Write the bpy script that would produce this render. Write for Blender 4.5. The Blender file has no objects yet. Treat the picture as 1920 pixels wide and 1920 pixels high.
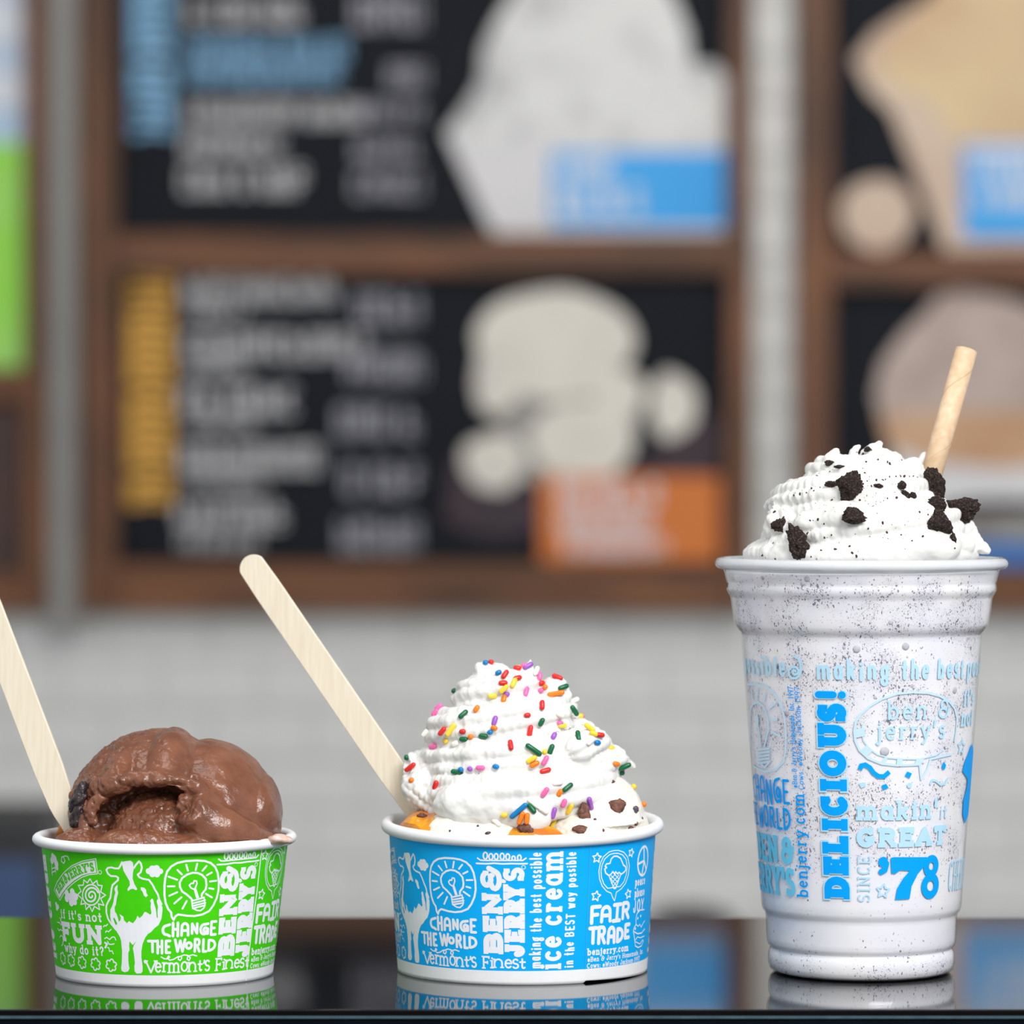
import bpy, bmesh, math, random
import numpy as np
from mathutils import Vector, Matrix
from mathutils.bvhtree import BVHTree
from mathutils.geometry import tessellate_polygon

PI = math.pi
scene = bpy.context.scene
C = scene.collection

# ------------------------------------------------------------------ camera, world, lights, exposure
FPX, HX, HY = 7514.0, 960.0, 883.0            # focal length in pixels, principal point
CAM_Y, CAM_Z = -1.345, 0.168
cd = bpy.data.cameras.new('camera')
cam = bpy.data.objects.new('camera', cd)
C.objects.link(cam)
cam.location = (0, CAM_Y, CAM_Z)
cam.rotation_euler = (PI / 2, 0, 0)
cd.sensor_width = 36.0
cd.lens = 36.0 * FPX / 1920.0
cd.shift_y = -(960.0 - HY) / 1920.0
cd.clip_start, cd.clip_end = 0.05, 60
cd.dof.use_dof = True
cd.dof.focus_distance = 1.312
cd.dof.aperture_fstop = 9.6
scene.camera = cam

vs = scene.view_settings
vs.view_transform = 'Standard'
vs.look = 'None'
vs.gamma = 1.0
vs.use_curve_mapping = False
vs.exposure = 0.31

world = bpy.data.worlds.new('world')
scene.world = world
world.use_nodes = True
bg = world.node_tree.nodes['Background']
bg.inputs[0].default_value = (0.93, 0.97, 1.0, 1)
bg.inputs[1].default_value = 0.56


def area(name, loc, target, sx, sy, power, col=(1, 1, 1)):
    l = bpy.data.lights.new(name, 'AREA')
    l.shape = 'RECTANGLE'
    l.size, l.size_y, l.energy, l.color = sx, sy, power, col
    o = bpy.data.objects.new(name, l)
    C.objects.link(o)
    o.location = loc
    o.rotation_euler = (Vector(target) - Vector(loc)).to_track_quat('-Z', 'Y').to_euler()
    return o


area('shop_window_light', (1.0, -2.2, 1.72), (0.05, 0, 0.06), 1.3, 1.0, 66, (1.0, 0.985, 0.96))
area('ceiling_panel_light', (-0.35, -0.25, 1.72), (0, 0.05, 0), 1.2, 0.8, 9, (1.0, 0.99, 0.97))
area('menu_wall_fill_light', (0.5, 2.9, 1.72), (0.35, 4.4, 0.1), 2.4, 0.6, 27, (1.0, 0.965, 0.92))  # added, unseen: brightens the far wall where the window light falls off

# ------------------------------------------------------------------ helpers
def lin(r, g, b):
    def f(c):
        c /= 255.0
        return c / 12.92 if c <= 0.04045 else ((c + 0.055) / 1.055) ** 2.4
    return (f(r), f(g), f(b), 1.0)


def mat(name, col, rough=0.5, spec=0.5, metal=0.0, coat=0.0, sss=0.0, sss_r=(1, 1, 1), sss_scale=0.002,
        noise=None, bump=None, coords='Object'):
    """noise=(scale, colour2, detail, lo, hi)   bump=(scale, strength, distance)"""
    m = bpy.data.materials.new(name)
    m.use_nodes = True
    nt = m.node_tree
    b = nt.nodes['Principled BSDF']
    b.inputs['Base Color'].default_value = col
    b.inputs['Roughness'].default_value = rough
    b.inputs['Specular IOR Level'].default_value = spec
    b.inputs['Metallic'].default_value = metal
    b.inputs['Coat Weight'].default_value = coat
    b.inputs['Coat Roughness'].default_value = 0.08
    if sss:
        b.inputs['Subsurface Weight'].default_value = sss
        b.inputs['Subsurface Radius'].default_value = sss_r
        b.inputs['Subsurface Scale'].default_value = sss_scale
    tc = nt.nodes.new('ShaderNodeTexCoord')
    if noise:
        n = nt.nodes.new('ShaderNodeTexNoise')
        n.inputs['Scale'].default_value = noise[0]
        n.inputs['Detail'].default_value = noise[2]
        nt.links.new(tc.outputs[coords], n.inputs['Vector'])
        r = nt.nodes.new('ShaderNodeValToRGB')
        r.color_ramp.elements[0].position, r.color_ramp.elements[1].position = noise[3], noise[4]
        r.color_ramp.elements[0].color, r.color_ramp.elements[1].color = col, noise[1]
        nt.links.new(n.outputs['Fac'], r.inputs['Fac'])
        nt.links.new(r.outputs['Color'], b.inputs['Base Color'])
    if bump:
        n2 = nt.nodes.new('ShaderNodeTexNoise')
        n2.inputs['Scale'].default_value = bump[0]
        n2.inputs['Detail'].default_value = 4
        nt.links.new(tc.outputs[coords], n2.inputs['Vector'])
        bp = nt.nodes.new('ShaderNodeBump')
        bp.inputs['Strength'].default_value = bump[1]
        bp.inputs['Distance'].default_value = bump[2]
        nt.links.new(n2.outputs['Fac'], bp.inputs['Height'])
        nt.links.new(bp.outputs['Normal'], b.inputs['Normal'])
    return m


def wood_mat(name, c1, c2, scale=(1, 1, 12), rough=0.6, nscale=30.0, bump=0.15):
    m = bpy.data.materials.new(name)
    m.use_nodes = True
    nt = m.node_tree
    b = nt.nodes['Principled BSDF']
    b.inputs['Roughness'].default_value = rough
    tc = nt.nodes.new('ShaderNodeTexCoord')
    mp = nt.nodes.new('ShaderNodeMapping')
    mp.inputs['Scale'].default_value = scale
    n = nt.nodes.new('ShaderNodeTexNoise')
    n.inputs['Scale'].default_value = nscale
    n.inputs['Detail'].default_value = 6
    r = nt.nodes.new('ShaderNodeValToRGB')
    r.color_ramp.elements[0].position, r.color_ramp.elements[1].position = 0.3, 0.72
    r.color_ramp.elements[0].color, r.color_ramp.elements[1].color = c1, c2
    bp = nt.nodes.new('ShaderNodeBump')
    bp.inputs['Strength'].default_value = bump
    bp.inputs['Distance'].default_value = 0.0003
    L = nt.links.new
    L(tc.outputs['Object'], mp.inputs['Vector'])
    L(mp.outputs['Vector'], n.inputs['Vector'])
    L(n.outputs['Fac'], r.inputs['Fac'])
    L(r.outputs['Color'], b.inputs['Base Color'])
    L(n.outputs['Fac'], bp.inputs['Height'])
    L(bp.outputs['Normal'], b.inputs['Normal'])
    return m


def tag(o, label=None, cat=None, group=None, kind=None):
    if label: o['label'] = label
    if cat: o['category'] = cat
    if group: o['group'] = group
    if kind: o['kind'] = kind
    return o


def empty(name, loc, label, cat, group=None):
    o = bpy.data.objects.new(name, None)
    C.objects.link(o)
    o.location = loc
    o.empty_display_size = 0.02
    return tag(o, label, cat, group)


def link_mesh(name, me, m, parent=None, smooth=True):
    """vertices are given in world space; when parented they are moved into the parent's frame"""
    if m is not None:
        me.materials.append(m)
    if smooth:
        me.polygons.foreach_set('use_smooth', np.ones(len(me.polygons), dtype=bool))
    o = bpy.data.objects.new(name, me)
    C.objects.link(o)
    if parent is not None:
        o.parent = parent
        p = parent
        off = Vector((0, 0, 0))
        while p is not None:
            off += p.location
            p = p.parent
        me.transform(Matrix.Translation(-off))
    me.update()
    return o


def mesh_np(name, V, F):
    me = bpy.data.meshes.new(name)
    V = np.asarray(V, dtype=np.float32)
    F = np.asarray(F, dtype=np.int32)
    k = F.shape[1]
    me.vertices.add(len(V))
    me.vertices.foreach_set('co', V.ravel())
    me.loops.add(F.size)
    me.loops.foreach_set('vertex_index', F.ravel())
    me.polygons.add(len(F))
    me.polygons.foreach_set('loop_start', np.arange(0, F.size, k, dtype=np.int32))
    me.polygons.foreach_set('loop_total', np.full(len(F), k, dtype=np.int32))
    me.update(calc_edges=True)
    return me


def pyd(name, V, F):
    me = bpy.data.meshes.new(name)
    me.from_pydata([tuple(v) for v in V], [], F)
    me.update()
    return me


def box_me(name, x0, x1, y0, y1, z0, z1, bevel=0.0, seg=1):
    bm = bmesh.new()
    bmesh.ops.create_cube(bm, size=1.0)
    for v in bm.verts:
        v.co = Vector(((x0 + x1) / 2 + v.co.x * (x1 - x0), (y0 + y1) / 2 + v.co.y * (y1 - y0),
                       (z0 + z1) / 2 + v.co.z * (z1 - z0)))
    if bevel:
        bmesh.ops.bevel(bm, geom=list(bm.edges), offset=bevel, segments=seg, affect='EDGES', profile=0.6)
    me = bpy.data.meshes.new(name)
    bm.to_mesh(me)
    bm.free()
    return me


def box(name, x0, x1, y0, y1, z0, z1, m, parent=None, bevel=0.0, seg=1):
    return link_mesh(name, box_me(name, x0, x1, y0, y1, z0, z1, bevel, seg), m, parent, smooth=False)


def ray(px, py):
    return Vector(((px - HX) / FPX, 1.0, -(py - HY) / FPX))


def at(px, py, D):
    """point seen at pixel (px, py) at depth D metres from the camera"""
    return Vector((0, CAM_Y, CAM_Z)) + ray(px, py) * D


# ------------------------------------------------------------------ numpy noise + distance field meshing
_rng = np.random.default_rng(7)
_TAB = _rng.random((32, 32, 32)).astype(np.float32)


def vnoise(P, freq, seed=0.0):
    Q = P * freq + seed * 7.31 + 100.0
    I = np.floor(Q).astype(np.int64)
    f = (Q - I).astype(np.float32)
    f = f * f * (3 - 2 * f)
    I &= 31
    J = (I + 1) & 31
    x, y, z = f[..., 0], f[..., 1], f[..., 2]
    def g(a, b, c): return _TAB[a, b, c]
    i0, i1, i2 = I[..., 0], I[..., 1], I[..., 2]
    j0, j1, j2 = J[..., 0], J[..., 1], J[..., 2]
    a = g(i0, i1, i2) * (1 - x) + g(j0, i1, i2) * x
    b = g(i0, j1, i2) * (1 - x) + g(j0, j1, i2) * x
    c = g(i0, i1, j2) * (1 - x) + g(j0, i1, j2) * x
    d = g(i0, j1, j2) * (1 - x) + g(j0, j1, j2) * x
    return ((a * (1 - y) + b * y) * (1 - z) + (c * (1 - y) + d * y) * z) * 2 - 1


def fbm(P, freq, octaves=3, seed=0.0):
    s, a = 0, 1.0
    for o in range(octaves):
        s = s + a * vnoise(P, freq, seed + o)
        freq *= 2.03
        a *= 0.5
    return s


class Field:
    """distance field on a grid, all lengths in mm"""
    def __init__(self, lo, hi, h):
        self.lo, self.h = np.array(lo, float), h
        self.n = [int(math.ceil((b - a) / h)) + 1 for a, b in zip(lo, hi)]
        ax = [lo[i] + h * np.arange(self.n[i]) for i in range(3)]
        self.ax = ax
        self.P = np.stack(np.meshgrid(*ax, indexing='ij'), -1).astype(np.float32)
        self.F = np.full(self.n, 50.0, np.float32)

    def sl(self, c, r):
        s = []
        for i in range(3):
            a = max(0, int((c[i] - r - self.lo[i]) / self.h))
            b = min(self.n[i], int((c[i] + r - self.lo[i]) / self.h) + 2)
            if a >= b:
                return None
            s.append(slice(a, b))
        return tuple(s)

    def ell(self, c, r):
        d = (self.P - np.array(c, np.float32)) / np.array(r, np.float32)
        k = np.sqrt((d * d).sum(-1)) + 1e-6
        g = np.sqrt(((d / np.array(r, np.float32)) ** 2).sum(-1)) + 1e-6
        return np.minimum(k * (k - 1) / g, 60.0)

    def add(self, d, k=0.0):
        if k <= 0:
            self.F = np.minimum(self.F, d)
        else:
            hh = np.clip(0.5 + 0.5 * (d - self.F) / k, 0, 1)
            self.F = d * (1 - hh) + self.F * hh - k * hh * (1 - hh)
        return self

    def sub(self, d, k=0.0):
        if k <= 0:
            self.F = np.maximum(self.F, -d)
        else:
            hh = np.clip(0.5 - 0.5 * (self.F + d) / k, 0, 1)
            self.F = self.F * (1 - hh) + (-d) * hh + k * hh * (1 - hh)
        return self

    def rope(self, pts, rad, flutes=9, depth=0.16, twist=0.0, ruffle=0.0, wave=2.4):
        s = 0.0
        for a, b, ra, rb in zip(pts[:-1], pts[1:], rad[:-1], rad[1:]):
            a, b = np.array(a), np.array(b)
            T = b - a
            L = np.linalg.norm(T)
            T = T / L
            N1 = np.array([0, 0, 1.0]) - T * T[2]
            N1 /= np.linalg.norm(N1) + 1e-9
            N2 = np.cross(T, N1)
            R = max(ra, rb)
            sl = self.sl((a + b) / 2, R + L / 2 + 2.5)
            if sl is None:
                s += L
                continue
            Q = self.P[sl] - a.astype(np.float32)
            t = np.clip((Q @ T.astype(np.float32)), 0, L)
            W = Q - t[..., None] * T.astype(np.float32)
            dist = np.sqrt((W * W).sum(-1))
            phi = np.arctan2(W @ N2.astype(np.float32), W @ N1.astype(np.float32))
            ss = s + t
            r = ra + (rb - ra) * t / L
            r = r * (1 - depth * (1 - np.abs(np.cos(phi * flutes / 2 + twist * ss))))
            if ruffle:
                r = r + ruffle * np.sin(2 * PI * ss / wave + 1.6 * np.sin(phi * 2.0))
            self.F[sl] = np.minimum(self.F[sl], dist - r)
            s += L

    def mesh(self):
        F, lo, h = self.F, self.lo, self.h
        S = F < 0
        n0, n1, n2 = self.n
        cnt = np.zeros((n0 - 1, n1 - 1, n2 - 1), np.int8)
        for i in (0, 1):
            for j in (0, 1):
                for k in (0, 1):
                    cnt += S[i:n0 - 1 + i, j:n1 - 1 + j, k:n2 - 1 + k]
        act = (cnt > 0) & (cnt < 8)
        I = np.argwhere(act)
        idx = np.full(act.shape, -1, np.int32)
        idx[act] = np.arange(len(I))
        corner = np.array([[i, j, k] for i in (0, 1) for j in (0, 1) for k in (0, 1)])
        val = np.stack([F[I[:, 0] + c[0], I[:, 1] + c[1], I[:, 2] + c[2]] for c in corner], 1)
        acc = np.zeros((len(I), 3))
        num = np.zeros(len(I))
        for a in range(8):
            for b in range(a + 1, 8):
                if np.abs(corner[a] - corner[b]).sum() != 1:
                    continue
                va, vb = val[:, a], val[:, b]
                m = (va < 0) != (vb < 0)
                t = np.where(m, va / np.where(m, va - vb, 1), 0)
                p = corner[a] + t[:, None] * (corner[b] - corner[a])
                acc += p * m[:, None]
                num += m
        V = (I + acc / num[:, None]) * h + lo
        quads = []
        for d in range(3):
            e = [slice(None)] * 3
            f = [slice(None)] * 3
            e[d], f[d] = slice(0, -1), slice(1, None)
            A, B = S[tuple(e)], S[tuple(f)]
            o1, o2 = [(1, 2), (2, 0), (0, 1)][d]
            X = np.argwhere(A != B)
            X = X[(X[:, o1] > 0) & (X[:, o2] > 0) & (X[:, o1] < self.n[o1] - 1) & (X[:, o2] < self.n[o2] - 1)]
            fl = A[X[:, 0], X[:, 1], X[:, 2]]
            def cell(a, b):
                Y = X.copy()
                Y[:, o1] -= a
                Y[:, o2] -= b
                return idx[Y[:, 0], Y[:, 1], Y[:, 2]]
            q = np.stack([cell(1, 1), cell(0, 1), cell(0, 0), cell(1, 0)], 1)
            q[~fl] = q[~fl][:, ::-1]
            quads.append(q)
        Q = np.concatenate(quads)
        return V, Q[(Q >= 0).all(1)]


def relax(V, Q, it, lam=0.5):
    e = np.concatenate([Q[:, [0, 1]], Q[:, [1, 2]], Q[:, [2, 3]], Q[:, [3, 0]]])
    e = np.concatenate([e, e[:, ::-1]])
    deg = np.bincount(e[:, 0], minlength=len(V)).astype(float)
    deg[deg == 0] = 1
    for _ in range(it):
        S = np.zeros_like(V)
        for c in range(3):
            S[:, c] = np.bincount(e[:, 0], weights=V[e[:, 1], c], minlength=len(V))
        V = V + lam * (S / deg[:, None] - V)
    return V


def vnormals(V, Q):
    n = np.cross(V[Q[:, 2]] - V[Q[:, 0]], V[Q[:, 3]] - V[Q[:, 1]])
    N = np.zeros_like(V)
    for k in range(4):
        for c in range(3):
            N[:, c] += np.bincount(Q[:, k], weights=n[:, c], minlength=len(V))
    return N / (np.linalg.norm(N, axis=1, keepdims=True) + 1e-12)


def lathe(name, prof, cx, cy, m, parent=None, seg=128, warp=None, arc=None):
    """prof: (radius, z) list in metres; warp(theta, r, z) -> (r, z)"""
    V, F = [], []
    n = len(prof)
    for i in range(seg):
        th = 2 * PI * i / seg
        for r, z in prof:
            if warp:
                r, z = warp(th, r, z)
            V.append((cx + r * math.sin(th), cy - r * math.cos(th), z))
    for i in range(seg):
        j = (i + 1) % seg
        for k in range(n - 1):
            F.append((i * n + k, j * n + k, j * n + k + 1, i * n + k + 1))
    return link_mesh(name, pyd(name, V, F), m, parent)


# ------------------------------------------------------------------ printing: strokes, fills and letters laid on a round cup wall
def arc(cx, cy, rx, ry, a0, a1, n=10):
    n = max(3, int(abs(a1 - a0) / 24) + 1) if n == 10 else n
    return [(cx + rx * math.cos(math.radians(a0 + (a1 - a0) * i / n)),
             cy + ry * math.sin(math.radians(a0 + (a1 - a0) * i / n))) for i in range(n + 1)]


# letters: (width, strokes, serifs) in a box 1 high; serif = (x, y, left?, right?) foot bars, ('v', x, y, dir) beak bars
GL = {
 'A': (.82, [[(0, 0), (.5, 1), (1, 0)], [(.22, .34), (.78, .34)]], [(0, 0), (1, 0)]),
 'B': (.78, [[(.1, 0), (.1, 1)], [(.1, 1), (.6, 1)] + arc(.6, .76, .32, .24, 90, -90) + [(.1, .52)],
             [(.1, .52), (.62, .52)] + arc(.62, .26, .38, .26, 90, -90) + [(.1, 0)]], [(.1, 0, 1, 0), (.1, 1, 1, 0)]),
 'C': (.78, [arc(.52, .5, .5, .5, 48, 312)], [('v', .9, 1, -1)]),
 'D': (.8, [[(.1, 0), (.1, 1)], [(.1, 1), (.45, 1)] + arc(.45, .5, .53, .5, 90, -90) + [(.1, 0)]], [(.1, 0, 1, 0), (.1, 1, 1, 0)]),
 'E': (.74, [[(.12, 0), (.12, 1)], [(.12, 1), (1, 1)], [(.12, .5), (.75, .5)], [(.12, 0), (1, 0)]],
       [(.12, 0, 1, 0), (.12, 1, 1, 0), ('v', 1, 1, -1), ('v', 1, 0, 1), ('m', .75, .5)]),
 'F': (.72, [[(.12, 0), (.12, 1)], [(.12, 1), (1, 1)], [(.12, .5), (.75, .5)]],
       [(.12, 0), (.12, 1, 1, 0), ('v', 1, 1, -1), ('m', .75, .5)]),
 'G': (.82, [arc(.5, .5, .5, .5, 48, 338) , [(.98, .36), (.6, .42)]], [('v', .88, 1, -1)]),
 'H': (.84, [[(.08, 0), (.08, 1)], [(.92, 0), (.92, 1)], [(.08, .52), (.92, .52)]], [(.08, 0), (.08, 1), (.92, 0), (.92, 1)]),
 'I': (.42, [[(.5, 0), (.5, 1)]], [(.5, 0), (.5, 1)]),
 'J': (.66, [[(.75, 1), (.75, .3)] + arc(.4, .3, .35, .3, 0, -190)], [(.75, 1)]),
 'K': (.8, [[(.1, 0), (.1, 1)], [(.95, 1), (.1, .42)], [(.35, .6), (1, 0)]], [(.1, 0), (.1, 1)]),
 'L': (.72, [[(.12, 0), (.12, 1)], [(.12, 0), (1, 0)]], [(.12, 1), (.12, 0, 1, 0), ('v', 1, 0, 1)]),
 'M': (1.0, [[(0, 0), (.08, 1), (.5, .25), (.92, 1), (1, 0)]], [(0, 0), (1, 0)]),
 'N': (.86, [[(.1, 0), (.1, 1)], [(.1, 1), (.9, 0)], [(.9, 0), (.9, 1)]], [(.1, 0), (.1, 1, 1, 0), (.9, 1)]),
 'O': (.84, [arc(.5, .5, .5, .5, 0, 360, 20)], []),
 'P': (.74, [[(.1, 0), (.1, 1)], [(.1, 1), (.55, 1)] + arc(.55, .74, .43, .26, 90, -90) + [(.1, .48)]], [(.1, 0), (.1, 1, 1, 0)]),
 'R': (.82, [[(.1, 0), (.1, 1)], [(.1, 1), (.55, 1)] + arc(.55, .75, .35, .25, 90, -90) + [(.1, .5)], [(.5, .5), (.95, 0)]],
       [(.1, 0), (.1, 1, 1, 0), (.95, 0, 0, 1)]),
 'S': (.7, [arc(.5, .745, .46, .255, 35, 265) + arc(.5, .255, .5, .255, 85, -148)], [('v', .93, .95, -1), ('v', .02, .05, 1)]),
 'T': (.8, [[(.5, 0), (.5, 1)], [(0, 1), (1, 1)]], [(.5, 0), ('v', 0, 1, -1), ('v', 1, 1, -1)]),
 'U': (.86, [[(.1, 1), (.1, .36)] + arc(.5, .36, .4, .36, 180, 360) + [(.9, 1)]], [(.1, 1), (.9, 1)]),
 'V': (.82, [[(0, 1), (.5, 0), (1, 1)]], [(0, 1), (1, 1)]),
 'W': (1.05, [[(0, 1), (.25, 0), (.52, .9), (.75, 0), (1, 1)]], [(0, 1), (1, 1)]),
 'Y': (.82, [[(0, 1), (.5, .46), (1, 1)], [(.5, .46), (.5, 0)]], [(0, 1), (1, 1), (.5, 0)]),
 '&': (.86, [arc(.46, .76, .3, .24, 10, 255) + arc(.42, .27, .42, .27, 112, 350) + [(.95, .5), (1, .62)], [(.42, .5), (.62, .54), (.66, .42)]],
       [('v', .77, .83, -1)]),
 '!': (.36, [[(.5, 1), (.5, .36)], [(.5, .04), (.5, -.02)]], []),
 "'": (.26, [[(.55, 1.02), (.6, .86), (.3, .68)]], []),
 '7': (.7, [[(0, 1), (1, 1)], [(1, 1), (.62, .55), (.4, 0)]], [('v', 0, 1, -1)]),
 '8': (.76, [arc(.5, .76, .38, .24, 0, 360, 16), arc(.5, .26, .5, .26, 0, 360, 16)], []),
 '1': (.4, [[(.1, .8), (.5, 1), (.5, 0)]], [(.5, 0)]),
 '9': (.66, [arc(.5, .7, .45, .3, 0, 360, 14), [(.95, .7), (.7, 0)]], []),
 'a': (.62, [arc(.44, .33, .44, .33, 0, 360, 14), [(.92, .64), (.92, 0)]], [(.92, 0, 0, 1)]),
 'b': (.64, [[(.06, 1), (.06, 0)], arc(.5, .33, .46, .33, 0, 360, 14)], [(.06, 1, 1, 0)]),
 'c': (.56, [arc(.52, .33, .5, .33, 48, 312)], []),
 'd': (.64, [[(.94, 1), (.94, 0)], arc(.5, .33, .46, .33, 0, 360, 14)], [(.94, 1, 1, 0), (.94, 0, 0, 1)]),
 'e': (.6, [[(.05, .36), (.95, .36)] + arc(.5, .33, .47, .33, 8, 318)], []),
 'f': (.46, [[(.4, 0), (.4, .76)] + arc(.72, .76, .32, .24, 180, 50), [(.02, .62), (.85, .62)]], [(.4, 0)]),
 'g': (.62, [arc(.44, .36, .42, .3, 0, 360, 14), [(.6, .1), (.85, -.05)] + arc(.45, -.16, .42, .2, 20, 340), [(.8, .6), (1.02, .72)]], []),
 'h': (.64, [[(.08, 0), (.08, 1)], [(.08, .36)] + arc(.5, .36, .4, .3, 170, 0) + [(.9, 0)]], [(.08, 0), (.9, 0), (.08, 1, 1, 0)]),
 'i': (.3, [[(.5, 0), (.5, .64)], [(.5, .9), (.5, .96)]], [(.5, 0), (.5, .64, 1, 0)]),
 'j': (.36, [[(.65, .64), (.65, -.12)] + arc(.25, -.12, .4, .18, 0, -140), [(.65, .9), (.65, .96)]], [(.65, .64, 1, 0)]),
 'k': (.6, [[(.08, 0), (.08, 1)], [(.9, .64), (.08, .26)], [(.36, .4), (.95, 0)]], [(.08, 0), (.08, 1, 1, 0)]),
 'l': (.3, [[(.5, 0), (.5, 1)]], [(.5, 0), (.5, 1, 1, 0)]),
 'm': (.96, [[(.05, 0), (.05, .64)], [(.05, .4)] + arc(.28, .42, .22, .24, 170, 0) + [(.5, 0)], [(.5, .4)] + arc(.73, .42, .22, .24, 170, 0) + [(.95, 0)]],
       [(.05, 0), (.5, 0), (.95, 0), (.05, .64, 1, 0)]),
 'n': (.64, [[(.08, 0), (.08, .64)], [(.08, .36)] + arc(.5, .36, .4, .3, 170, 0) + [(.9, 0)]], [(.08, 0), (.9, 0), (.08, .64, 1, 0)]),
 'o': (.62, [arc(.5, .33, .5, .33, 0, 360, 16)], []),
 'p': (.64, [[(.06, .64), (.06, -.3)], arc(.5, .33, .46, .33, 0, 360, 14)], [(.06, -.3), (.06, .64, 1, 0)]),
 'r': (.5, [[(.15, 0), (.15, .64)], [(.15, .36)] + arc(.62, .34, .46, .3, 165, 55)], [(.15, 0), (.15, .64, 1, 0)]),
 's': (.52, [arc(.5, .49, .42, .17, 35, 265) + arc(.5, .165, .46, .165, 85, -150)], []),
 't': (.44, [[(.42, .95), (.42, .18)] + arc(.68, .18, .26, .18, 180, 320), [(0, .63), (.95, .63)]], []),
 'u': (.64, [[(.08, .64), (.08, .3)] + arc(.48, .3, .4, .3, 180, 360) + [(.9, .64)], [(.9, .3), (.9, 0)]], []),
 'v': (.6, [[(0, .64), (.5, 0), (1, .64)]], [(0, .64), (1, .64)]),
 'w': (.86, [[(0, .64), (.26, 0), (.5, .58), (.74, 0), (1, .64)]], [(0, .64), (1, .64)]),
 'y': (.62, [[(0, .64), (.5, .02)], [(1, .64), (.42, -.2), (.1, -.28)]], [(0, .64), (1, .64)]),
 '?': (.6, [arc(.48, .74, .42, .26, 170, -60) + [(.46, .42), (.46, .26)], [(.46, .04), (.46, -.02)]], []),
 '.': (.26, [[(.5, .03), (.5, -.02)]], []),
 ',': (.26, [[(.55, .06), (.6, -.06), (.35, -.22)]], []),
 ':': (.26, [[(.5, .03), (.5, -.02)], [(.5, .52), (.5, .47)]], []),
 '(c)': (.6, [arc(.5, .33, .5, .33, 0, 360, 12), arc(.5, .33, .2, .14, 50, 310)], []),
}
# round-topped hand lettering
GL['A_h'] = (.82, [[(0, 0), (.04, .66)] + arc(.5, .66, .46, .34, 180, 0) + [(1, 0)], [(.04, .4), (.98, .4)]], [])
GL['G_h'] = (.86, [[(.98, 1), (.6, .96)] + arc(.48, .48, .48, .47, 80, 300) + [(.98, .04)], [(1, .5), (1, .04)], [(1, .5), (.7, .62)] + arc(.68, .42, .24, .2, 90, 400)], [])
GL['I_h'] = (.6, [[(.5, 0), (.56, 1)], [(.1, 1), (1, 1)], [(0, 0), (.9, 0)]], [])
GL['C_h'] = (.8, [[(1, 1), (.5, .9)] + arc(.5, .5, .5, .4, 100, 250) + [(.6, .1), (1, -.02)]], [])
GL['D_h'] = (.86, [[(.05, 0), (.05, 1)], [(.05, 1)] + arc(.3, .52, .7, .46, 80, -60) + [(.3, .02), (.05, 0)]], [])


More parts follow.
